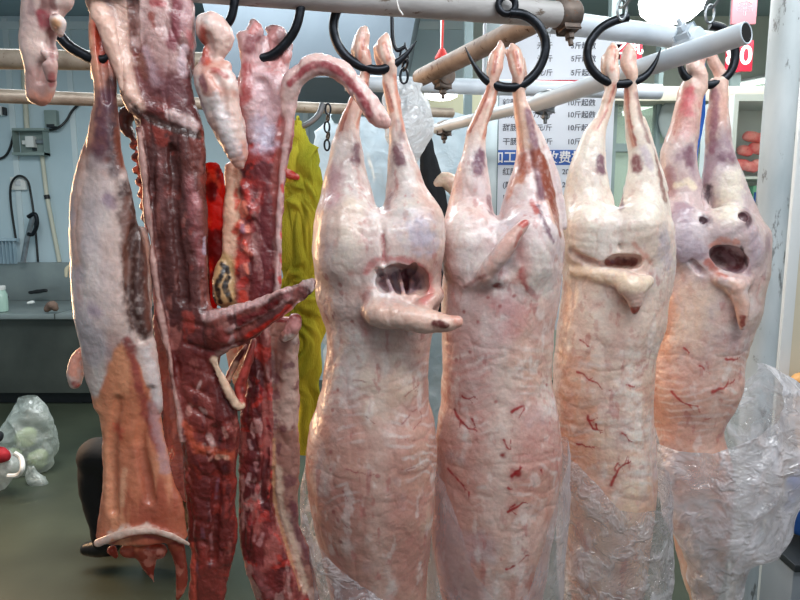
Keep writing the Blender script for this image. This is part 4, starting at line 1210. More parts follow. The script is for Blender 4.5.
for i in range(24):
    a = random.Random(i + 90); x = 246 + a.random() * 24; y = 345 + a.random() * 210
    s.mark([(x, y), (x + a.uniform(-4, 4), y + a.uniform(3, 10))], a.uniform(1.2, 2.6), a.choice([(198, 132, 130), (186, 84, 80), (84, 28, 34), (206, 160, 158), (150, 30, 34)]), .8, .5, .9, seed=i)
bf = ((s.V[:, 0] > at(273, 400, YD).x + np.interp(s.V[:, 2], [at(0, 600, YD).z, at(0, 500, YD).z], [at(305, 600, YD).x - at(273, 600, YD).x, 0.0])) & (s.V[:, 2] < at(0, 322, YD).z)) * 1.0
s.blend((168, 118, 104), bf * .9); s.mottle((206, 172, 158), 20, .5, .66, .7, 6.6, where=bf); s.mottle((126, 74, 76), 50, .56, .66, .8, 9.6, where=bf)
s.mark([(278, 470), (280, 505), (292, 545), (306, 590)], 4.5, (226, 190, 166), .9, .5, .5); s.mark([(274, 440), (275, 500), (285, 540), (300, 590)], 1.8, (206, 150, 110), .85, .5)
s.mark([(293, 505), (296, 525), (308, 560)], 4, (110, 56, 64), .85, .6, .8)
s.mark([(289, 328), (294, 324)], 7, (216, 150, 146), .9, .5, .6); s.mark([(286, 340), (296, 338)], 4, (228, 206, 196), .9, .5)
s.mark([(223, 264), (223, 282), (224, 302)], 11, (206, 164, 116), 1.0, .3, .2)
for q in (((226, 268), (221, 276), (217, 286)), ((228, 278), (225, 288), (230, 300)), ((218, 290), (221, 302)), ((222, 264), (227, 272)), ((215, 296), (216, 304))):
    s.mark(q, 2.8, (30, 19, 17), 1.0, .35, .6)
s.mark([(256, 572), (270, 595)], 5, (176, 100, 100), .7, .7)
t = empty('mutton_half', at(262, 55, YD), 'opened red half on a hook with a pale strip arching out over its right side', 'meat')
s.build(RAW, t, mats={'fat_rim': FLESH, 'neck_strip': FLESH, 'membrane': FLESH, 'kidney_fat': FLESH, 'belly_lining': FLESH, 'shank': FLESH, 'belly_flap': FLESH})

# pale foreleg hung between the two opened halves
YP = 1.06
s = Sculpt(YP, 0.0034)
s.chain([(206, 22, 0, 9), (214, 31, 0, 17), (221, 42, 0, 13), (214, 54, 0, 11), (212, 66, 0, 12)], 'knuckle', 0.010)
s.chain([(203, 76, -.004, 11), (216, 86, -.004, 21), (221, 106, -.002, 19), (230, 130, 0, 16), (237, 152, 0, 11), (240, 164, 0, 6)], 'foreleg', 0.012)
s.chain([(198, 72, .002, 5), (206, 70, .0, 7), (216, 66, -.006, 7)], 'foreleg', 0.006)
s.chain([(226, 66, -.006, 6), (216, 70, -.008, 7)], 'foreleg', 0.006)
s.carve([(212, 74, .001, 3), (222, 90, .002, 3), (224, 112, .001, 2.4)], 0.01)
s.carve([(208, 36, .001, 3), (210, 54, .001, 3)], 0.01)
s.crease(.002, 22, (1.2, 1, .7), 9.0); s.noise(0.0030, 40, 3, seed=34); s.noise(0.0007, 95, 2, seed=31)
s.mesh(); s.base((224, 190, 178))
s.mottle(WHITE, 26, .5, .66, .8, 2.1); s.mottle((208, 140, 122), 24, .52, .68, .7, 6.6); s.mottle(GREYV, 30, .6, .7, .6, 8.6)
s.mark([(202, 30), (205, 52), (206, 62)], 5, (184, 70, 50), .9, .6, .6); s.mark([(200, 78), (206, 90)], 4, (130, 66, 78), .85, .6); s.mark([(214, 70), (226, 76)], 3, (176, 66, 60), .8, .6, .8)
s.mark([(216, 100), (224, 125), (232, 148)], 7, (226, 216, 216), .8, .6, .8); s.mark([(216, 16), (226, 28)], 6, (232, 196, 186), .8, .7)
t = empty('foreleg_of_mutton', at(214, 20, YP), 'short pale foreleg with a rounded knuckle hanging between the two red halves', 'meat')
s.build(FLESH, t)
# ------------------------------------------------------------------ rails, pole, clamps
PAINT = surf_mat('chipped_white_pipe_paint', (172, 170, 169), (146, 143, 141), 14, 0.55, bump=0.4, bscale=50, c3=(100, 86, 74), spots=0.60, stretch=(.35, 1, 1))
PAINT2 = surf_mat('white_pipe_paint', (206, 216, 224), (182, 194, 204), 10, 0.4, bump=0.1, c3=(166, 164, 160), spots=0.70)
GALV = surf_mat('speckled_galvanised_pipe', (190, 178, 162), (156, 142, 126), 30, 0.45, 0.25, bump=0.2, bscale=90, c3=(128, 96, 70), spots=0.62)
RUST = surf_mat('rusty_pipe', (160, 144, 132), (118, 100, 88), 16, 0.6, 0.2, bump=0.4, bscale=60, c3=(92, 62, 46), spots=0.58)
POLEP = surf_mat('flaking_pole_paint', (196, 204, 206), (160, 172, 176), 9, 0.6, bump=0.35, bscale=28, c3=(116, 120, 120), spots=0.58, stretch=(1, 1, .35))
IRON = surf_mat('black_iron', (30, 33, 38), (44, 48, 54), 40, 0.35, 0.75, bump=0.25, bscale=90)
RUSTIRON = surf_mat('rusted_clamp_iron', (110, 98, 90), (78, 68, 62), 30, 0.6, 0.5, bump=0.5, bscale=60, c3=(124, 84, 60), spots=0.58)
STEEL = surf_mat('dull_steel', (150, 156, 160), (122, 128, 132), 20, 0.35, 0.8, bump=0.15)
BORE_SHADE = flat_mat('painted_bore_shade', (8, 8, 9), 1.0)


def pipe(name, a, b, r, mat, label, cat='pipe', bore=False, group=None):
    a, b = Vector(a), Vector(b)
    d = (b - a).normalized()
    t = empty(name, (a + b) / 2, label, cat, group)
    mb = MB()
    n = 24
    mb.tube([a.lerp(b, i / n) for i in range(n + 1)], r, 24, cap=not bore)
    if bore:
        rr = [r, r * 0.84]
    mb.build('tube', mat, t)
    if bore:
        MB().lathe([(r * 0.83, -0.012), (r * 0.83, 0.0008)], b, d, 24).build('bore', BORE_SHADE, t)  # black disc paints the shade inside the open pipe end
        mb = MB(); mb.torus(b, r * 0.92, r * 0.085, d, 24, 8); mb.build('rim', mat, t)
    return t


def clamp(c, axis, r, mat, label, bolt_dir=(0, -0.3, -1), w=0.045):
    """scaffold coupler: two bolted shells round a pipe, bolt with nut"""
    c = Vector(c); ax = Vector(axis).normalized(); bd = Vector(bolt_dir).normalized()
    t = empty('pipe_clamp', c, label, 'clamp')
    MB().lathe([(r * 1.06, -w / 2), (r * 1.2, -w / 2 + .004), (r * 1.24, 0), (r * 1.2, w / 2 - .004), (r * 1.06, w / 2)], c, ax, 24).build('collar', mat, t)
    side = ax.cross(bd).normalized()
    mb = MB()
    e = c + bd * (r * 1.15)
    q = Matrix((side, ax, bd)).transposed().to_3x3()
    mb.box(e - Vector((.016, .016, .007)), e + Vector((.016, .016, .007)), .003, rot=q)
    mb.build('lug', mat, t)
    MB().tube([e - bd * .01, e + bd * .036], .005, 10).build('bolt', mat, t)
    MB().lathe([(.010, -.005), (.0105, 0), (.010, .005)], e + bd * .018, bd, 6).build('nut', mat, t)
    return t


def up(p, dz): return Vector(p) + Vector((0, 0, dz))


pipe('hanging_rail', at(40, -26, 0.98), at(574, 16, 1.34), 0.0245, PAINT, 'chipped white rail along the top that the hooks hang from', 'rail')
pipe('hanging_rail', at(548, 21, 1.45), at(710, 42, 1.66), 0.025, PAINT2, 'bright white pipe under the glaring lamp, carrying on behind the chipped rail', 'rail')
pipe('scaffold_pipe', at(536, 104, 1.70), at(746, 33, 1.24), 0.0215, PAINT2, 'thick white pipe slanting up to the right, its black open end showing', bore=True)
pipe('scaffold_pipe', at(436, 129, 2.15), at(552, 99, 1.70), 0.0175, PAINT2, 'thin grey-white pipe slanting up from a clamp behind the second whole carcass')
pipe('scaffold_pipe', at(420, 78, 1.86), at(548, 15, 1.36), 0.0245, RUST, 'rusty brown pipe slanting up to the chipped rail')
pipe('scaffold_pipe', at(345, 83, 1.98), at(660, 92, 2.12), 0.024, PAINT2, 'pale level pipe behind the rusty slanting pipe')
pipe('scaffold_pipe', at(-80, 58, 1.60), at(205, 62, 1.74), 0.0245, GALV, 'speckled upper pipe across the blue wall at left')
pipe('scaffold_pipe', at(-80, 93, 1.28), at(452, 113, 2.0), 0.0145, GALV, 'speckled lower pipe across the blue wall at left')
xp = at(779, 120, 1.70).x
t = empty('support_pole', (xp, 1.70, 0), 'upright pole with flaking pale paint beside the farthest carcass', 'pole')
MB().tube([(xp, 1.70, z * ZT / 30) for z in range(31)], 0.040, 32).build('shaft', POLEP, t)
MB().lathe([(.08, 0.0005), (.08, .008), (.045, .012), (.042, .05)], (xp, 1.70, 0), seg=32).build('foot_plate', POLEP, t)

ra = at(574, 16, 1.34) - at(240, -2, 1.1)
clamp(at(566, 15, 1.335), ra, 0.0245, RUSTIRON, 'rusted clamp with a hanging bolt at the joint of the white rails', (0.15, -.2, -1), .05)
clamp(at(443, 76, 1.80), at(548, 15, 1.36) - at(420, 78, 1.86), 0.0245, RUSTIRON, 'rusted clamp under the lower end of the brown pipe', (0, -.2, -1))
clamp(at(444, 127, 2.12), at(552, 99, 1.70) - at(436, 129, 2.15), 0.0175, RUSTIRON, 'grey clamp at the lower end of the thin slanting pipe', (0, -.3, -1))
clamp(at(545, 101, 1.70), at(746, 33, 1.24) - at(536, 104, 1.70), 0.0215, STEEL, 'steel sleeve clamp where the thin and thick slanting pipes meet', (0, -.2, -1))
clamp(at(690, 43, 1.40), at(746, 33, 1.24) - at(536, 104, 1.70), 0.0235, PAINT2, 'white painted clamp below the glaring lamp', (-.6, -.4, .6), .05)

# ------------------------------------------------------------------ hooks
def hook(pts, Y, r0, label, eye=None, link=None, group='black iron meat hooks on the rail', tilt=0.0, cat='hook', name='meat_hook', mat=None):
    mat = mat or IRON
    P = spline([np.array(p, float) for p in pts], 8)
    W = [at(p[0], p[1], Y + tilt * (p[0] - pts[0][0]) / 100.0) for p in P]
    n = len(W)
    t = empty(name, W[0], label, cat, group)
    R = [r0 * (1.0 if i < n * 0.72 else max(0.12, 1 - ((i - n * 0.72) / (n * 0.28)) ** 1.4)) for i in range(n)]
    MB().tube(W, R, 16).build('shank', mat, t)
    if eye:
        c = at(eye[0], eye[1], Y)
        MB().torus(c, eye[2] * mpp(Y), r0 * .75, (0, 1, 0), 26, 10).build('eye', mat, t)
    return t


HG = None
hook([(362, -14), (350, -8), (339, 6), (333.5, 24), (337, 43), (347, 57), (362, 66.5), (380, 70), (395, 64), (407, 53.5), (416.5, 41)], YE - .012, 0.0086, 'black hook through the feet of the carcass with the torn round hole', group=HG)
hook([(510, 13), (524, 15), (537, 24), (545, 40), (543.5, 58), (534, 75), (519, 86), (502, 87), (486, 80), (474, 65), (465, 47)], YF - .012, 0.0090, 'black hook through the feet of the carcass whose tail stands up', eye=(507, 5, 8), group=HG)
hook([(628, 17), (614, 21), (600, 29), (589, 44), (588, 60), (596, 74), (611, 83), (629, 83), (645, 76), (655, 63), (661, 48)], YG - .012, 0.0092, 'black hook through the feet of the bright white carcass', group=HG)
hook([(710, 25), (723, 29), (733, 42), (735, 58), (729, 74), (714, 84), (698, 84), (685, 76), (679, 61), (676, 45)], YH - .012, 0.0098, 'black hook through the feet of the farthest carcass', group=HG)
hook([(36, -12), (44, 10), (56, 30), (68, 45), (82, 54), (96, 60), (106, 58), (112, 48)], YB - .004, 0.0085, 'thick black hook reaching in from the top left corner to the leftmost side', group=HG)
hook([(302, -16), (301, 6), (296, 27), (286, 43), (272, 55), (258, 58), (246, 50), (240, 40)], YD + .004, 0.0080, 'black hook curving behind the opened half with the arching strip', group=HG)
hook([(236, -16), (234, 6), (230, 20), (222, 29), (211, 30), (204, 22)], YP + .012, 0.0070, 'short black hook holding the pale foreleg', group=HG)
hook([(323, 103), (319, 114), (311, 122), (300, 127), (290, 124)], 1.64, 0.0075, 'grey bare hook behind the arching strip', mat=STEEL, group=HG)
hook([(392, -4), (392, 20), (393, 40), (397, 50), (404, 47), (405, 42)], 1.62, 0.0050, 'thin hanging hook that carries the chain and white bag', group=HG)


def chain_links(pts, Y, R, r, label, mat):
    t = empty('chain', at(pts[0][0], pts[0][1], Y), label, 'chain')
    for i, (x, y) in enumerate(pts):
        MB().torus(at(x, y, Y), R, r, (0, 1, 0) if i % 2 == 0 else (0.93, 0.36, 0), 20, 8, sx=0.62 if i % 2 == 0 else 0.7, sz=1.25).build('chain_link', mat, t)
    return t


chain_links([(622, 10), (625, 0), (628, -10)], YG - .02, 0.0155, 0.0030, 'steel chain links above the hook of the bright white carcass', STEEL)
chain_links([(710, 14), (712, 2), (713, -10)], YH - .02, 0.0160, 0.0032, 'steel chain links above the hook of the farthest carcass', STEEL)
chain_links([(404, 55), (405, 65), (404, 76)], 1.62, 0.0150, 0.0034, 'dark chain links above the white plastic bag', IRON)
chain_links([(328, 109), (328, 118), (327, 127), (328, 136), (327, 145)], 1.66, 0.0110, 0.0028, 'small dark chain hanging behind the yellow green cloth', IRON)
WIRE = flat_mat('white_wire', (226, 226, 222), 0.5)
tag(MB().tube([at(*p, 1.14) for p in ((396, -8), (397, 2), (399, 9), (403, 15))], .0014, 8).build('wire_tie', WIRE), 'short white wire tie dangling from the chipped rail', 'wire')
REDP = flat_mat('red_cord', (222, 64, 60), 0.6)
t = empty('pull_cord', at(442, 40, 2.3), 'red cord with a bell-shaped knob behind the rusty slanting pipe', 'cord')
MB().tube([at(443, -30, 2.3), at(443, 20, 2.3), at(442, 50, 2.3)], .004, 8).build('cord', REDP, t)
c = at(442, 56, 2.3)
MB().lathe([(.006, .026), (.012, .02), (.018, .008), (.026, -.006), (.026, -.012), (.004, -.014)], c, seg=20).build('knob', REDP, t)

# ------------------------------------------------------------------ cloths and plastic
def film(name, rows, Y, label, cat, mat, top=None, ratio=0.85, amp=0.006, nth=150, nz=110, seed=0.0, group=None, sc=16, closed=True, dy=0.0, fold=0.0, parent=None, arc=None):
    R = np.array(spline([list(r) for r in rows], 6))
    rnd = []
    nth_ = nth + (0 if arc is None else 1)
    th = np.linspace(0, 2 * np.pi, nth, endpoint=False) if arc is None else np.linspace(arc[0], arc[1], nth_)
    V = np.zeros((nz, nth_, 3))
    for j, a in enumerate(th):
        u = (math.cos(a) + 1) / 2
        t0 = R[0, 0] if top is None else top(u)
        ys = np.linspace(t0, R[-1, 0], nz)
        xl = np.interp(ys, R[:, 0], R[:, 1]); xr = np.interp(ys, R[:, 0], R[:, 2])
        for i in range(nz):
            s_ = mpp(Y + dy, ys[i])
            cx = ((xl[i] + xr[i]) / 2 - 400) * s_; A = (xr[i] - xl[i]) / 2 * s_
            V[i, j] = (cx + A * math.cos(a), Y + dy + A * ratio * math.sin(a), at(400, ys[i], Y + dy).z)
    flat = V.reshape(-1, 3)
    cen = V.mean(1, keepdims=True)
    nrm = V - cen; nrm[..., 2] = 0
    nrm /= np.linalg.norm(nrm, axis=2, keepdims=True) + 1e-9
    q = flat + fbm(flat, 9, 2, seed)[:, None] * 0.10
    d = amp * (2.2 * fbm(q, sc, 3, seed) + 1.4 * (0.25 - np.abs(fbm(q * np.array([1.6, 1.6, .7]), sc * 1.1, 2, seed + 9)) * 2))
    if fold: d = d + fold * np.abs(fbm(q * np.array([1.9, 1.9, .22]), sc * 1.5, 2, seed + 3)) * 3
    V = V + nrm * d.reshape(nz, nth_, 1)
    bm = bmesh.new()
    vv = [[bm.verts.new(V[i, j]) for j in range(nth_)] for i in range(nz)]
    for i in range(nz - 1):
        for j in range(nth_ if arc is None else nth_ - 1):
            k = (j + 1) % nth_
            bm.faces.new((vv[i][j], vv[i][k], vv[i + 1][k], vv[i + 1][j]))
    me = bpy.data.meshes.new(name)
    bm.to_mesh(me); bm.free()
    me.polygons.foreach_set('use_smooth', [True] * len(me.polygons))
    o = link(name, me, mat, parent)
    if label: tag(o, label, cat, group)
    return o


FILM = film_mat('clear_wrinkled_film', body=0.13, edge=0.34, streak=0.42, bump=1.0)
FILMS = film_mat('clear_smooth_film', body=0.14, edge=0.25, streak=0.10, scale=12, bump=0.5)
FILMW = film_mat('milky_bag_film', body=0.28, edge=0.40, streak=0.50, scale=15, bump=1.0, gloss=.7)
ANG = (math.pi * 0.98, math.pi * 2.02)
film('plastic_sleeve', [(436, 430, 566), (470, 428, 567), (510, 427, 566), (550, 426, 563), (610, 428, 560), (660, 440, 550)], YF, 'smooth clear plastic sleeve round the bottom of the carcass whose tail stands up', 'plastic bag', FILMS,
     top=lambda u: np.interp(u, [0, .12, .3, .5, .66, .85, 1], [448, 470, 540, 575, 560, 480, 438]), ratio=.86, amp=.0035, seed=3.1, fold=.006)
film('plastic_sleeve', [(440, 553, 662), (470, 553, 666), (500, 556, 668), (540, 558, 668), (580, 560, 668), (620, 566, 664), (660, 575, 650)], YG, 'crinkled clear plastic sleeve round the bottom of the bright white carcass', 'plastic bag', FILM,
     top=lambda u: np.interp(u, [0, .15, .3, .42, .55, .85, 1], [440, 452, 470, 486, 489, 489, 470]), ratio=.88, amp=.006, seed=7.3, fold=.004)
film('plastic_sleeve', [(448, 307, 313), (470, 303, 320), (500, 300, 330), (530, 300, 350), (560, 304, 380), (580, 310, 400), (610, 318, 420), (650, 330, 420)], YE - .02, 'clear plastic sleeve bunched at the bottom left of the carcass with the torn hole', 'plastic bag', FILM,
     top=lambda u: np.interp(u, [0, .3, .6, 1], [448, 520, 556, 566]), ratio=.9, amp=.006, seed=11.1)
film('plastic_bag', [(364, 738, 764), (370, 728, 778), (382, 712, 796), (400, 690, 810), (430, 655, 816), (460, 650, 812), (486, 656, 800), (506, 664, 790), (530, 672, 790), (546, 680, 782), (558, 684, 760), (580, 688, 742), (620, 694, 736)], YH - .03,
     'large billowing clear plastic bag round the bottom of the farthest carcass', 'plastic bag', FILMW, ratio=.62, amp=.015, seed=5.7, sc=11, nth=190, nz=150,
     top=lambda u: np.interp(u, [0, .25, .5, .62, .75, 1], [440, 436, 415, 385, 366, 364]))
# white bag on the chain
film('white_plastic_bag', [(80, 396, 402), (84, 388, 420), (92, 384, 424), (104, 381, 429), (120, 382, 430), (136, 386, 430), (150, 392, 424), (164, 398, 414), (172, 402, 410)], 1.64, None, None,
     film_mat('white_bag_film', body=.72, edge=.25, tint=(232, 238, 242), streak=.1), ratio=.45, amp=.012, seed=2.7, nth=90, nz=70, sc=20)
bag = bpy.data.objects['white_plastic_bag']
tag(bag, 'crumpled white plastic bag with faint red print hanging from the chain', 'plastic bag')
# yellow green cloth
CLOTH = surf_mat('yellow_green_terry', (206, 196, 66), (132, 138, 36), 9, 0.9, bump=0.8, bscale=260, c3=(200, 172, 50), spots=0.62, stretch=(1.5, 1.5, .4), spec=.1)
film('hanging_cloth', [(121, 295, 300), (128, 292, 304), (142, 290, 308), (152, 289, 313), (168, 287, 318), (190, 285, 321), (220, 284, 320), (260, 284, 320), (300, 286, 320), (350, 290, 319), (400, 295, 316), (430, 300, 313), (452, 304, 308)], 1.64,
     'yellow green terry cloth hanging in folds between red and whole carcasses', 'cloth', CLOTH, ratio=.5, amp=.002, seed=4.4, nth=220, nz=150, fold=.026, sc=15)
MB().torus(at(298, 123, 1.64), .016, .003, (1, 0, 0), 20, 8).build('hanging_loop', CLOTH, bpy.data.objects['hanging_cloth'])
s = Sculpt(1.60, 0.003)
s.chain([(286, 172, 0, 4), (291, 175, 0, 4.5), (297, 177, 0, 3)], 'meat_scrap', .004); s.noise(.0012, 80, 2); s.mesh(); s.base((190, 50, 44)); s.mottle((224, 150, 140), 60, .5, .65, .8)
o = s.build(RAW, None)['meat_scrap']; tag(o, 'small red meat scrap against the yellow green cloth', 'meat')
# pale plastic sheet hung behind the first two whole carcasses
SHEET = film_mat('bluish_sheet', body=.80, edge=.15, tint=(206, 222, 232), rough=.3, streak=.1, scale=9, bump=.5)
film('plastic_sheet', [(112, 330, 484), (118, 322, 492), (135, 318, 494), (160, 316, 494), (200, 316, 492), (240, 318, 490), (300, 322, 488), (420, 330, 480), (496, 332, 476)], 3.0, 'pale bluish plastic sheet draped over a stack behind the first two whole carcasses', 'plastic sheet', SHEET,
     top=lambda u: 112 + 10 * math.sin(u * 9) + 6 * math.sin(u * 23), ratio=.12, amp=.05, seed=6.6, sc=5, nth=140, nz=80, fold=.03)
BLACKC = surf_mat('black_cloth', (26, 34, 40), (18, 22, 28), 8, .85, bump=.3, bscale=120)
film('black_apron', [(86, 415, 418), (110, 416, 420), (130, 419, 426), (144, 420, 432), (160, 421, 436), (180, 422, 441), (200, 424, 446), (222, 424, 450), (260, 424, 452), (330, 424, 450)], 1.965, 'black cloth apron hanging in the gap between the first two whole carcasses', 'apron', BLACKC, ratio=.3, amp=.006, seed=1.9, nth=70, nz=70, fold=.01)
s = Sculpt(1.97, .005)  # pale shape taken for a likely hand, built as a flesh lump
s.chain([(436, 184, 0, 6), (444, 180, 0, 8), (452, 184, 0, 9), (458, 192, 0, 8)], 'pale_piece', .01); s.noise(.002, 40, 2); s.mesh(); s.base((222, 200, 180)); s.mottle((200, 150, 130), 30, .5, .7, .7)
o = s.build(FLESH, None)['pale_piece']; tag(o, 'small pale lump behind the black apron', 'meat')

# ------------------------------------------------------------------ price board
BOARD = surf_mat('white_price_board', (214, 220, 230), (204, 212, 224), 1, .35)
SIGNRED = flat_mat('sign_red', (186, 26, 54), .5)
SIGNBLUE = flat_mat('sign_blue', (38, 92, 178), .5)
INK = flat_mat('sign_ink', (84, 88, 100), .6)
SIGNWHITE = flat_mat('sign_white', (240, 242, 246), .5)
YS = 2.55
a, b = at(484, 20, YS), at(606, 300, YS)
t = empty('price_board', Vector(((a.x + b.x) / 2, YS, at(540, 330, YS).z)), 'large white price board in Chinese with red and blue bands behind the carcasses', 'sign')
pn = box_obj('panel', (a.x, YS, at(540, 330, YS).z), (b.x, YS + .03, at(540, 22, YS).z), BOARD, t, bevel=.003)
fx = at(479, 150, YS)
box_obj('frame_post', (at(484, 150, YS).x, YS - .02, 0.0), (at(496.5, 150, YS).x, YS + .05, at(540, 22, YS).z), surf_mat('grey_board_frame', (176, 188, 190), (150, 164, 168), 3, .35, .4), t, bevel=.003)
box_obj('frame_edge', (at(496.5, 150, YS).x, YS - .006, at(540, 330, YS).z), (at(498, 150, YS).x, YS + .01, at(540, 40, YS).z), GFRAME, t)


def text(body, px, py, hpx, Y, mat, parent, align='LEFT', bold=0.0, rot=None, dy=0.002, name='lettering'):
    cu = bpy.data.curves.new(name, 'FONT')
    cu.body = body
    cu.size = hpx * mpp(Y, py) * 1.05
    cu.extrude = 0.0006
    cu.offset = bold * cu.size
    cu.align_x = align; cu.align_y = 'CENTER'
    tmp = bpy.data.objects.new('lettering_source', cu)
    COL.objects.link(tmp)
    dg = bpy.context.evaluated_depsgraph_get()
    me = bpy.data.meshes.new_from_object(tmp.evaluated_get(dg))
    bpy.data.objects.remove(tmp); bpy.data.curves.remove(cu)
    me.name = name
    me.materials.clear(); me.materials.append(mat)
    o = bpy.data.objects.new(name, me)
    COL.objects.link(o)
    p = at(px, py, Y - dy)
    o.rotation_euler = rot or (math.radians(90), 0, 0)
    o.parent = parent
    o.location = Vector(p) - (parent.location if parent.type == 'EMPTY' else Vector((0, 0, 0)))
    return o


def band(x0, y0, x1, y1, mat, name):
    return box_obj(name, (at(x0, y0, YS).x, YS - .002, at(x0, y1, YS).z), (at(x1, y0, YS).x, YS, at(x0, y0, YS).z), mat, t)


rb = band(498, 80, 594, 95, SIGNRED, 'red_band')
bb = band(498, 150, 606, 165, SIGNBLUE, 'blue_band')
text('灌肠加工', 543, 87.5, 11, YS, SIGNWHITE, rb, bold=.012, dy=.004)
text('加工费', 491, 158, 12, YS, SIGNWHITE, bb, bold=.014, dy=.004)
text('收费标准', 546, 158, 12, YS, SIGNWHITE, bb, bold=.014, dy=.004)
for y, l, mid, r in ((34, '', '元/斤', '斤起做'), (46, '', '元/斤', '5斤起做'), (59, '', '元/斤', '5斤起做'), (73, '', '元/斤', '5斤起做'),
                     (103, '辣肠', '元/斤', '10斤起做'), (115, '麻辣', '7元/斤', '10斤起做'), (128, '甜肠', '8元/斤', '10斤起做'), (142, '干肠', '元/斤', '10斤起做'),
                     (172, '红肠', '', '20斤'), (185, '(麻辣)', '', '20斤'), (198, '肉肠', '', '20斤'), (211, '蒜肠', '', '20斤')):
    if l: text(l, 502.5, y, 7.2, YS, INK, pn, bold=.012)
    if mid: text(mid, 533 if mid[0] in '78' else 537, y, 6.6, YS, INK, pn, bold=.010)
    if r: text(r, (567 if r[0] == '1' else 571) if r[0] != '2' else 562, y, 6.8, YS, INK, pn, bold=.010)

# red signs at the right
def red_sign(x0, y0, x1, y1, Y, chars, label, size, name='red_sign', mat=SIGNRED):
    p, q = at(x0, y0, Y), at(x1, y1, Y)
    tt = empty(name, ((p.x + q.x) / 2, Y, q.z), label, 'sign')
    bo = box_obj('board', (p.x, Y, q.z), (q.x, Y + .02, p.z), mat, tt, bevel=.004)
    for ch, cx, cy in chars:
        text(ch, cx, cy, size, Y, SIGNWHITE, bo, 'CENTER', bold=.02, dy=.003)
    return tt


red_sign(613, 36, 642, 60, 3.47, [('之乳', 628, 48)], 'red sign with white characters just left of the glaring lamp', 15)
red_sign(728, 42, 739, 72, 3.45, [('8', 732, 57)], 'left red number plate beside the black pipe end', 24)
red_sign(740.5, 40, 752, 71, 3.45, [('0', 746, 56)], 'right red number plate with a white zero beside the black pipe end', 24)
FADED = flat_mat('faded_red_sign', (176, 112, 122), .5)
red_sign(734, -12, 756, 24, 3.45, [('羊', 745, 8)], 'faded red sign high up at the right, left of the pole', 16, mat=FADED)

# ------------------------------------------------------------------ lamps and glowing tube reflections
LAMP = flat_mat('lamp_glare', (255, 255, 255), .3, 0, 14.0)
LAMP2 = flat_mat('lamp_panel', (250, 255, 255), .3, 0, 5.0)
TUBE = flat_mat('tube_glow', (244, 255, 246), .3, 0, 2.6)
HOUS = flat_mat('lamp_housing', (206, 210, 212), .4)
c = at(672, 0, 1.95)
t = empty('ceiling_lamp', c, 'glaring white lamp hanging over the two farthest carcasses', 'lamp')
MB().lathe([(.03, .05), (.08, .04), (.094, 0), (.088, -.03), (.06, -.055), (.01, -.066)], c, seg=36).build('bulb', LAMP, t)
MB().lathe([(.02, .05), (.03, .055), (.03, .11), (.012, .12)], c, seg=24).build('lamp_base', HOUS, t)
MB().tube([c + Vector((0, 0, .11)), Vector((c.x, c.y, ZT))], .006, 10).build('cable', HOUS, t)
c = at(441, 94, 3.3)
t = empty('round_lamp', c, 'round white lamp seen below the rusty slanting pipe', 'lamp')
MB().lathe([(.07, .02), (.085, .012), (.085, -.012), (.06, -.024), (.005, -.028)], c, seg=36).build('diffuser', LAMP2, t)
MB().lathe([(.03, .018), (.055, .02), (.04, .06), (.012, .07)], c, seg=24).build('lamp_base', HOUS, t)
MB().tube([c + Vector((0, 0, .065)), Vector((c.x, c.y, ZT))], .006, 10).build('stem', HOUS, t)
for (x0, y0, x1, y1, Y, lb) in ((733, 87, 790, 76, YW - .06, 'glowing tube reflection at the right, upper of the pair by the pole'), (734, 97, 790, 88, YW - .06, 'glowing tube reflection at the right, lower of the pair by the pole'), (622, 114, 676, 98, YW - .06, 'glowing tube reflection modelled behind the glass between the two farthest carcasses')):
    a, b = at(x0, y0, Y), at(x1, y1, Y)
    t = empty('tube_reflection', (a + b) / 2, lb, 'lamp')
    MB().tube([a, a.lerp(b, .5), b], .017, 12).build('tube', TUBE, t)  # reflection of a tube lamp in the glass, built as a glowing tube
    d = (b - a).normalized()
    MB().tube([a - d * .03, a], .016, 12).build('end_cap', HOUS, t); MB().tube([b, b + d * .03], .016, 12).build('end_cap', HOUS, t)
    MB().tube([a + Vector((0, .03, .03)), b + Vector((0, .03, .03))], .026, 8).build('batten', HOUS, t)

# ------------------------------------------------------------------ back of the stall at right
BLUEP = flat_mat('blue_strap', (30, 96, 190), .6)
tag(MB().tube([at(704, 48, 1.62), at(704, 98, 1.64), at(703, 115, 1.66), at(699, 135, 1.66), at(696, 150, 1.66), at(695, 172, 1.66)], [.003, .004, .006, .007, .006, .005], 10, flat=.4).build('blue_strap', BLUEP), 'blue strap hanging behind the legs of the farthest carcass', 'strap')
DOME = surf_mat('grey_plastic', (128, 138, 138), (112, 122, 124), 4, .5)
s = Sculpt(3.45, .008)
s.loft([(101, 666, 676), (108, 661, 682), (120, 658, 684), (132, 660, 682), (140, 664, 678)], 'chair_back', .2, 0, .01)
s.mesh(False); o = s.build(DOME, None)['chair_back']; o.name = 'grey_dome'; o.data.name = 'grey_dome'  # grey dome shape of unclear identity, built like a chair back
tag(o, 'grey oval dish behind the legs of the farthest carcass', 'dome')
CASEM = surf_mat('white_box_plastic', (206, 216, 216), (190, 202, 206), 3, .4)
p, q = at(739, 101, 2.9), at(768, 232, 2.9)
t = empty('display_case', ((p.x + q.x) / 2, 3.05, q.z), 'white open display case of red meat left of the pole', 'display case')
mb = MB()
mb.box((p.x, 3.16, q.z), (q.x + .12, 3.2, p.z)); mb.box((p.x - .02, 2.9, q.z), (p.x, 3.2, p.z)); mb.box((q.x + .12, 2.9, q.z), (q.x + .14, 3.2, p.z)); mb.box((p.x - .02, 2.9, q.z - .02), (q.x + .14, 3.2, q.z)); mb.box((p.x - .02, 2.9, p.z), (q.x + .14, 3.2, p.z + .03))
mb.build('case_body', CASEM, t, smooth=False)
zs = at(750, 180, 3.0).z
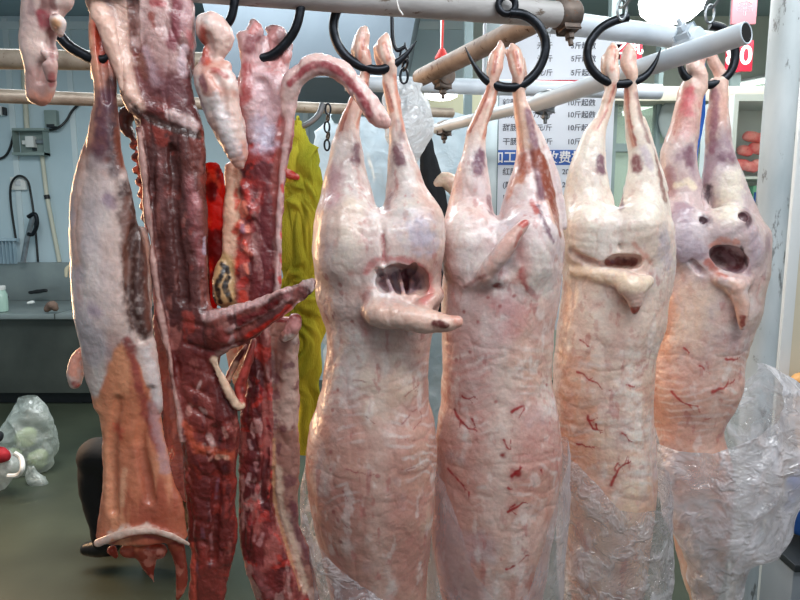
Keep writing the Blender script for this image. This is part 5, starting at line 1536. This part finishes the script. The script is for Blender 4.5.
box_obj('shelf', (p.x, 2.92, zs), (q.x + .12, 3.16, zs + .012), CASEM, t)
LEG = box_obj('pedestal', (p.x, 2.95, 0), (q.x + .12, 3.18, q.z - .02), CASEM, t)
PINKM = surf_mat('shelf_meat', (226, 108, 112), (236, 168, 164), 22, .4, c3=(200, 60, 70), spots=.6)
k = 0
for (x, y) in ((741, 164), (750, 166), (759, 164), (768, 166), (745, 150), (756, 148), (765, 150), (751, 136), (762, 138)):
    s = Sculpt(3.02, .009)
    yy = 170 if y > 160 else y + 7
    s.chain([(x - 3, y, 0, 5), (x + 3, y + 1, .01, 5.5)], 'meat_piece', .01); s.noise(.004, 30, 2, seed=k); s.mesh(False)
    o = s.build(PINKM, None)['meat_piece']
    tag(o, 'pinkish red meat piece heaped in the white display case', 'meat', 'meat heaped in the display case'); k += 1
GREENB = flat_mat('green_box_card', (120, 196, 166), .5)
p2, q2 = at(750, 186, 2.99), at(765, 222, 2.99)
t = empty('carton', ((p2.x + q2.x) / 2, 3.0, q2.z), 'pale green carton with a blue stripe low in the display case', 'box')
box_obj('carton_body', (p2.x, 2.96, q.z + .001), (q2.x, 3.06, p2.z), GREENB, t, bevel=.004)
box_obj('blue_stripe', (p2.x + .004, 2.955, q.z + .03), (p2.x + .03, 2.962, p2.z - .03), SIGNBLUE, t)

# grey cabinet, blue bag and orange thing at bottom right
CABG = surf_mat('grey_cabinet', (150, 156, 162), (132, 140, 148), 3, .45)
DARKT = flat_mat('dark_worktop', (40, 44, 48), .4)
p, q = at(752, 548, 2.0), at(900, 548, 2.0)
t = empty('cabinet', (p.x + .3, 2.2, 0), 'grey cabinet with a dark worktop in the bottom right corner', 'cabinet')
zt = at(790, 536, 1.98).z
box_obj('cabinet_body', (p.x, 1.78, .05), (p.x + .8, 1.94, zt), CABG, t, bevel=.005)
box_obj('worktop', (p.x - .01, 1.76, zt), (p.x + .82, 1.945, zt + .025), DARKT, t, bevel=.005)
box_obj('plinth', (p.x + .02, 1.80, 0), (p.x + .78, 1.92, .05), DARKT, t)
BLUEB = surf_mat('blue_bag', (34, 92, 170), (24, 66, 130), 6, .5, bump=.3)
s = Sculpt(1.86, .006)
s.loft([(472, 796, 840), (482, 788, 850), (500, 786, 856), (520, 787, 854), (533, 792, 846)], 'blue_bag', .5, 0, .01); s.noise(.008, 14, 3); s.mesh(False)
o = s.build(BLUEB, None)['blue_bag']; tag(o, 'dark blue sack on the grey cabinet at the right edge', 'bag')
ORA = surf_mat('orange_bag', (214, 160, 96), (196, 132, 70), 10, .5)
s = Sculpt(1.88, .006)
s.loft([(374, 796, 830), (380, 790, 840), (388, 792, 842), (470, 800, 840)], 'tan_sack', .5, 0, .01); s.noise(.006, 18, 3); s.mesh(False)
o = s.build(ORA, None)['tan_sack']; tag(o, 'tan paper sack standing on the blue sack at the right edge', 'bag')

# ------------------------------------------------------------------ left wall fittings and counter
YQ = YW - .004
BOXG = surf_mat('grey_green_box', (150, 166, 160), (136, 152, 148), 5, .5, .2)
WHITEP = flat_mat('white_plastic', (226, 228, 224), .4)
BLACKP = flat_mat('black_cable', (24, 26, 28), .5)
CONDUIT = surf_mat('cream_conduit', (206, 204, 186), (190, 190, 172), 6, .5)


def wbox(x0, y0, x1, y1, d0, d1, mat, name, parent=None, bevel=.004):
    a, b = at(x0, y0, YQ), at(x1, y1, YQ)
    return box_obj(name, (a.x, YQ - d1, b.z), (b.x, YQ - d0, a.z), mat, parent, bevel)


t = empty('switch_box', at(34, 155, YQ), 'open grey metal switch box on the blue wall', 'electric box')
wbox(20, 131, 49, 155, 0, .01, BOXG, 'back_plate', t)
mb = MB()
for (x0, y0, x1, y1) in ((18.5, 129.5, 50.5, 132), (18.5, 153.5, 50.5, 156), (18.5, 129.5, 20.5, 156), (48.5, 129.5, 50.5, 156)):
    a, b = at(x0, y0, YQ), at(x1, y1, YQ); mb.box((a.x, YQ - .09, b.z), (b.x, YQ, a.z))
mb.build('box_rim', BOXG, t, smooth=False)
wbox(29, 137, 38, 148, .01, .06, WHITEP, 'breaker', t); wbox(25, 141, 29, 145, .01, .045, WHITEP, 'terminal', t); wbox(38, 140, 46, 144, .01, .04, STEEL, 'terminal', t); wbox(34, 148, 38, 151, .01, .03, DARKT, 'terminal', t)
t = empty('junction_box', at(54, 127, YQ), 'closed grey junction box up right of the open switch box', 'electric box')
wbox(47, 111, 60, 127, 0, .05, BOXG, 'cover', t); wbox(50, 125, 58, 128, .0, .055, DARKT, 'lower_edge', t)
tag(MB().tube([Vector(v) for v in spline([at(50, 130, YQ - .02), at(58, 128, YQ - .05), at(66, 121, YQ - .03), at(72, 111, YQ - .02), at(79, 104, YQ - .02)], 6)], .010, 8).build('cable', BLACKP), 'black cable curling up right from the closed junction box', 'cable')
tag(MB().tube([Vector(v) for v in spline([at(-8, 160, YQ - .02), at(4, 157, YQ - .02), at(10, 148, YQ - .02), at(14, 133, YQ - .02)], 6)], .010, 8).build('cable', BLACKP), 'black cable looping at the left edge of the blue wall', 'cable')
t = empty('wall_camera', at(2, 112, YQ), 'small white box with a dark end at the left edge of the blue wall', 'device')
wbox(-6, 107, 6, 116, 0, .06, WHITEP, 'casing', t); wbox(6, 108, 8.5, 116, .01, .055, DARKT, 'end_cap', t)
t = empty('conduit', at(27, 130, YQ), 'pale conduit running down into the open switch box', 'conduit')
MB().tube([at(22, 20, YQ - .02), at(24, 80, YQ - .02), at(27, 130, YQ - .02)], .020, 12).build('pipe_run', CONDUIT, t)
t = empty('conduit', at(60, 265, YQ), 'pale conduit running from the switch box down to the counter', 'conduit')
MB().tube([at(42, 156, YQ - .02), at(47, 197, YQ - .02), at(59.5, 262, YQ - .02)], .017, 12).build('pipe_run', CONDUIT, t)
MB().tube([at(46.5, 195, YQ - .02), at(47.5, 199, YQ - .02)], .022, 12).build('clip', BLACKP, t)
t = empty('outlet', at(20, 190, YQ), 'white wall outlet below the open switch box', 'outlet')
wbox(12, 177, 28, 190, 0, .03, WHITEP, 'plate', t); wbox(17, 181, 23, 186, .03, .034, HOUS, 'socket', t)
tag(MB().tube([Vector(v) for v in spline([at(16, 240, YQ - .03), at(11, 205, YQ - .03), at(11, 185, YQ - .05), at(18, 176, YQ - .06), at(27, 180, YQ - .05), at(31, 195, YQ - .03), at(35, 225, YQ - .03), at(38, 262, YQ - .03)], 6)], .009, 8).build('cable', BLACKP), 'black cable looped over the white wall outlet', 'cable')
t = empty('hand_saw', at(30, 215, YQ), 'dark metal bone saw hanging on the wall above the counter', 'saw')
MB().tube([at(33, 216, YQ - .10), at(27, 240, YQ - .10), at(23, 262, YQ - .12)], .022, 10, flat=.4).build('blade', STEEL, t)
MB().tube([Vector(v) for v in spline([at(28, 217, YQ - .11), at(35, 214, YQ - .11), at(37, 224, YQ - .11), at(33, 234, YQ - .11), at(28, 234, YQ - .11)], 5)], .016, 10).build('handle', IRON, t)
LOUV = surf_mat('pale_blue_slats', (196, 214, 222), (150, 176, 190), 3, .4)
t = empty('slatted_rack', at(8, 262, YQ), 'pale blue slatted rack standing on the counter at the left edge', 'rack')
for i in range(8):
    wbox(-6 + i * 3.6, 239, -4 + i * 3.6, 263, .05, .09, LOUV, 'slat', t, .002)
wbox(-8, 238, 23, 240.5, .04, .10, LOUV, 'top_rail', t, .002)

CST = surf_mat('dull_counter_steel', (156, 164, 162), (132, 140, 140), 3, .35, .4, bump=.1, c3=(86, 92, 92), spots=.68)
CFR = surf_mat('dark_counter_front', (84, 88, 82), (64, 68, 64), 3, .45, .3, bump=.1, c3=(84, 88, 82), spots=.68)
zc = at(20, 314, 4.42).z
xe = at(120, 300, 4.5).x
t = empty('counter', (-2.8, 4.8, 0), 'long steel counter with a dark front along the blue wall', 'counter')
box_obj('worktop', (XL + .05, 4.42, zc - .04), (xe, YW - .02, zc), CST, t, .008)
box_obj('front_panel', (XL + .05, 4.47, .10), (xe - .02, 4.50, zc - .04), CFR, t)
box_obj('plinth', (XL + .1, 4.56, 0), (xe - .1, 4.60, .10), DARKT, t)
box_obj('side_panel', (xe - .05, 4.50, 0), (xe - .02, YW - .02, zc - .04), CFR, t)
box_obj('backsplash', (XL + .05, YW - .05, zc), (xe, YW - .014, at(30, 262, YW).z), CST, t, .004)
box_obj('seam', (at(53, 300, 4.42).x, 4.418, zc - .036), (at(54, 300, 4.42).x, 4.8, zc + .001), CFR, t)
def small(name, pts, Y, label, cat, mat, colour=None, h=.008):
    s = Sculpt(Y, h); s.chain(pts, name, .01); s.noise(.006, 25, 2, seed=pts[0][0]); s.mesh(False)
    o = s.build(mat, None)[name]; return tag(o, label, cat)
BROWN = surf_mat('brown_rag', (134, 108, 94), (100, 80, 70), 20, .8, bump=.4)
small('scrap', [(47, 309, 0, 3), (52, 305, 0, 4.5), (55, 308, 0, 3)], 4.44, 'brown crumpled scrap on the counter edge', 'scrap', BROWN)
small('paper_scrap', [(28, 303, 0, 1.5), (33, 302, .02, 1.5)], 4.66, 'white scrap on the steel counter', 'scrap', WHITEP)
small('dark_scraps', [(30, 292.5, 0, 1.6), (38, 291.5, 0, 2), (46, 290.5, 0, 1.6)], 5.06, 'dark scraps lying at the back of the counter', 'scrap', BLACKP)
t = empty('glass_jar', at(3, 309, 4.5), 'pale green glass jar at the left end of the counter', 'jar')
JAR = flat_mat('jar_glass', (170, 200, 186), .15)
jc = at(1, 300, 4.52); jc.z = zc
MB().lathe([(.03, 0), (.042, .006), (.045, .03), (.045, .13), (.036, .15), (.034, .165)], jc, seg=28).build('body', JAR, t)
MB().lathe([(.036, .165), (.037, .168), (.037, .19), (.03, .195)], jc, seg=28).build('lid', WHITEP, t)
small('fat_scrap', [(66, 276, 0, 1.6), (67, 269, 0, 2), (71, 265, 0, 1.6)], 4.9, 'cream scrap hanging at the counter beside the leftmost side', 'scrap', flat_mat('cream_scrap', (216, 204, 176), .7))

# ------------------------------------------------------------------ bags on the floor
VB = film_mat('shopping_bag_film', body=.34, edge=.40, tint=(224, 230, 224), streak=.22, scale=16)
YV = 3.3
zf = 0.0
t = empty('vegetable_bag', at(26, 478, YV), 'tied clear plastic bag of pale vegetables on the floor', 'plastic bag')
film('bag_film', [(397, 20, 36), (402, 18, 40), (410, 13, 46), (422, 7, 51), (438, 1, 55.5), (452, -1, 55), (464, 2, 50), (474, 9, 42), (478, 14, 36)], YV, None, None, VB, ratio=.8, amp=.03, seed=8.8, sc=7, nth=100, nz=80, parent=t)
VEG = surf_mat('pale_cabbage', (206, 216, 172), (176, 194, 132), 12, .5, bump=.3, bscale=20)
for i, (x, y, r) in enumerate(((12, 458, 9), (38, 459, 10), (26, 438, 10))):
    s = Sculpt(YV + (.05 if i == 2 else 0), .009)
    s.chain([(x, y, 0, r), (x + 2, y - 3, 0, r * .8)], 'cabbage', .02, smooth=1); s.noise(.010, 12, 3, seed=i * 7.0); s.mesh(False)
    o = s.build(VEG, None)['cabbage']; tag(o, 'pale green cabbage inside the tied clear bag on the floor', 'vegetable', 'cabbages in the clear bag')
film('bag_tail', [(466, 27, 33), (474, 27, 38), (481, 29, 48), (487, 33, 50)], 3.12, None, None, VB, ratio=.7, amp=.012, seed=1.8, sc=10, nth=50, nz=40, parent=t)
t = empty('shopping_bag', at(5, 488, 3.0), 'white carrier bag with a red bundle at the left edge of the floor', 'plastic bag')
film('bag_body', [(452, -22, 8), (458, -24, 14), (468, -24, 20), (478, -22, 14), (488, -18, 6)], 3.0, None, None, film_mat('white_carrier_film', body=.75, edge=.2, tint=(226, 228, 222), streak=.1, scale=14), ratio=.7, amp=.02, seed=3.8, sc=8, nth=70, nz=50, parent=t)
MB().tube([Vector(v) for v in spline([at(8, 476, 2.9), at(18, 475, 2.9), at(22.5, 468, 2.9), at(21, 458, 2.95), at(14, 453, 2.95)], 6)], .012, 8).build('handle', flat_mat('white_handle', (222, 224, 220), .5), t)
small('red_bundle', [(-10, 455, 0, 8), (0, 455, 0, 8), (5, 457, 0, 5)], 2.95, 'red cloth bundle on top of the white carrier bag at the left edge', 'bundle', surf_mat('red_cloth', (196, 30, 44), (150, 20, 34), 10, .7))
small('black_bundle', [(-12, 437, 0, 8), (-3, 437, 0, 6)], 2.95, 'black bundle above the red one at the left edge', 'bundle', BLACKC)

# ------------------------------------------------------------------ seated person behind the red meat
YN = 2.42
t = empty('person', at(110, 552, YN), 'person in black clothes sitting low behind the red meat', 'person')
SKIN = flat_mat('skin', (206, 158, 132), .5)
BLACKT = surf_mat('black_trousers', (18, 20, 23), (12, 14, 16), 10, .8, bump=.2)
s = Sculpt(YN, .008)       # body: one continuous figure
s.chain([(180, 470, 0, 30), (182, 430, 0, 27), (184, 390, 0, 26), (186, 345, 0, 30), (186, 322, 0, 28)], 'body', .03)
s.chain([(186, 322, 0, 14), (182, 300, -.01, 12), (178, 282, -.02, 12)], 'body', .02)
s.chain([(176, 262, -.02, 21), (174, 268, -.04, 19), (172, 278, -.05, 14)], 'body', .02)
s.chain([(162, 268, -.11, 3), (161, 273, -.12, 3.6)], 'body', .008); s.carve([(166, 281, .002, 1.5), (172, 282, .002, 1.5)], .006); s.carve([(162, 263, .003, 2.2)], .006); s.carve([(172, 263, .003, 2.2)], .006)
for sx, dy in ((0, -.10), (10, .12)):
    s.chain([(182 - sx, 472, dy, 20), (140, 462, dy - .02, 18), (98, 455, dy - .02, 14.5)], 'body', .03)
    s.chain([(98 + sx * .6, 455, dy - .02, 14.5), (97 + sx, 490, dy, 13), (103 + sx, 528, dy, 8.5), (104 + sx, 542, dy, 8)], 'body', .02)
    s.chain([(106 + sx, 545, dy, 8), (96 + sx, 550, dy, 5), (90 + sx, 551, dy, 3)], 'body', .012)
for sx, dy in ((-1, -.19), (1, .19)):
    s.chain([(187, 335, dy, 13), (184, 365, dy - .02, 11.5), (178, 400, dy - .03, 10.5)], 'body', .02)
    s.chain([(178, 400, dy - .03, 10), (158, 420, dy * .9, 8.5), (138, 432, dy * .8, 6.5)], 'body', .015)
    s.chain([(138, 432, dy * .8, 7), (130, 437, dy * .8, 7)], 'body', .01)
    for k in range(4):
        s.chain([(131, 434 + k * 2.4, dy * .8 - .02 + k * .012, 2.6), (123 + abs(k - 1), 440 + k * 2, dy * .8 - .02 + k * .012, 2.3), (118 + abs(k - 1), 447 + k, dy * .8 - .02 + k * .012, 2)], 'body', .003)
    s.chain([(134, 436, dy * .8 - .03, 3), (130, 444, dy * .8 - .045, 2.4)], 'body', .004)
s.mesh(False); s.build(SKIN, t)
s = Sculpt(YN, .008)
s.chain([(176, 256, -.005, 24), (181, 268, .02, 21), (182, 280, .03, 14)], 'hair', .02); s.noise(.004, 40, 2, stretch=(1, 1, .3))
s.mesh(False); s.build(flat_mat('black_hair', (22, 20, 20), .5), t)
s = Sculpt(YN, .008)
s.chain([(180, 462, 0, 33), (182, 430, 0, 31), (184, 390, 0, 30), (186, 345, 0, 33), (187, 324, 0, 31)], 'top', .03)
s.chain([(186, 320, 0, 17), (184, 308, 0, 15)], 'top', .02)
for dy in (-.19, .19):
    s.chain([(187, 333, dy, 16), (184, 365, dy - .02, 14.5), (178, 402, dy - .03, 13), (158, 421, dy * .9, 11)], 'top', .02)
s.noise(.006, 16, 2); s.mesh(False); s.build(BLACKC, t)
s = Sculpt(YN, .008)
for sx, dy in ((0, -.10), (10, .12)):
    s.chain([(184 - sx, 474, dy, 25), (140, 463, dy - .02, 21), (97, 456, dy - .02, 17.5)], 'trousers', .03)
    s.chain([(97 + sx * .6, 456, dy - .02, 17.5), (97 + sx, 490, dy, 16.5), (104 + sx, 528, dy, 12.5), (106 + sx, 538, dy, 12)], 'trousers', .02)
s.noise(.006, 14, 2); s.mesh(False); s.build(BLACKT, t)
for sx, dy in ((0, -.10), (10, .12)):
    s = Sculpt(YN, .006)
    s.chain([(110 + sx, 546, dy, 9.5), (98 + sx, 548, dy, 9), (87 + sx, 549, dy, 6.5)], 'shoe', .012); s.chain([(108 + sx, 538, dy, 9), (108 + sx, 546, dy, 9)], 'shoe', .01); s.mesh(False)
    s.build(flat_mat('black_shoe', (22, 22, 24), .35), t)
t = empty('stool', at(182, 556, YN + .02), 'low wooden stool under the person in black trousers', 'stool')
sc_ = at(184, 500, YN + .02)
WOODS = surf_mat('stool_wood', (120, 92, 64), (96, 72, 50), 6, .5, stretch=(1, 8, 8))
zst = at(184, 507, YN).z
box_obj('seat', (sc_.x - .15, sc_.y - .15, zst - .03), (sc_.x + .15, sc_.y + .15, zst), WOODS, t, .006)
for dx in (-.12, .12):
    for dyy in (-.12, .12):
        MB().tube([(sc_.x + dx, sc_.y + dyy, 0), (sc_.x + dx * .95, sc_.y + dyy * .95, zst - .03)], .016, 12).build('leg', WOODS, t)

# duct and post in the middle of the back
DUCT = surf_mat('grey_duct', (96, 108, 118), (82, 94, 104), 2, .5, .2)
a, b = at(222, 78, 3.4), at(404, 78, 3.4)
t = empty('duct', ((a.x + b.x) / 2, 3.8, a.z), 'grey sheet metal duct under the ceiling behind the arching strip', 'duct')
bm = MB()
vs_ = [(a.x, 3.4, a.z), (b.x, 3.4, a.z), (at(436, 14, 3.4).x, 3.4, ZT), (a.x - .2, 3.4, ZT), (a.x, 4.4, a.z), (b.x, 4.4, a.z), (at(436, 14, 3.4).x, 4.4, ZT), (a.x - .2, 4.4, ZT)]
V_ = [bm.bm.verts.new(v) for v in vs_]
for f in ((0, 1, 2, 3), (7, 6, 5, 4), (0, 4, 5, 1), (1, 5, 6, 2), (3, 7, 4, 0)):
    bm.bm.faces.new([V_[i] for i in f])
bm.build('duct_box', DUCT, t, smooth=False)
box_obj('flange', (a.x - .01, 3.385, a.z), (b.x + .01, 3.40, a.z + .03), DUCT, t)
pp = at(469, 50, 3.2)
struct(box_obj('trim_8', (pp.x - .02, 3.2, 0), (pp.x + .02, 3.26, ZT), GFRAME))
OLIVE = surf_mat('olive_partition', (160, 160, 136), (148, 150, 128), 2, .6)
struct(box_obj('wall_middle', (at(395, 100, 3.7).x, 3.7, 0), (at(492, 100, 3.7).x, 3.74, at(440, 88, 3.7).z), OLIVE))
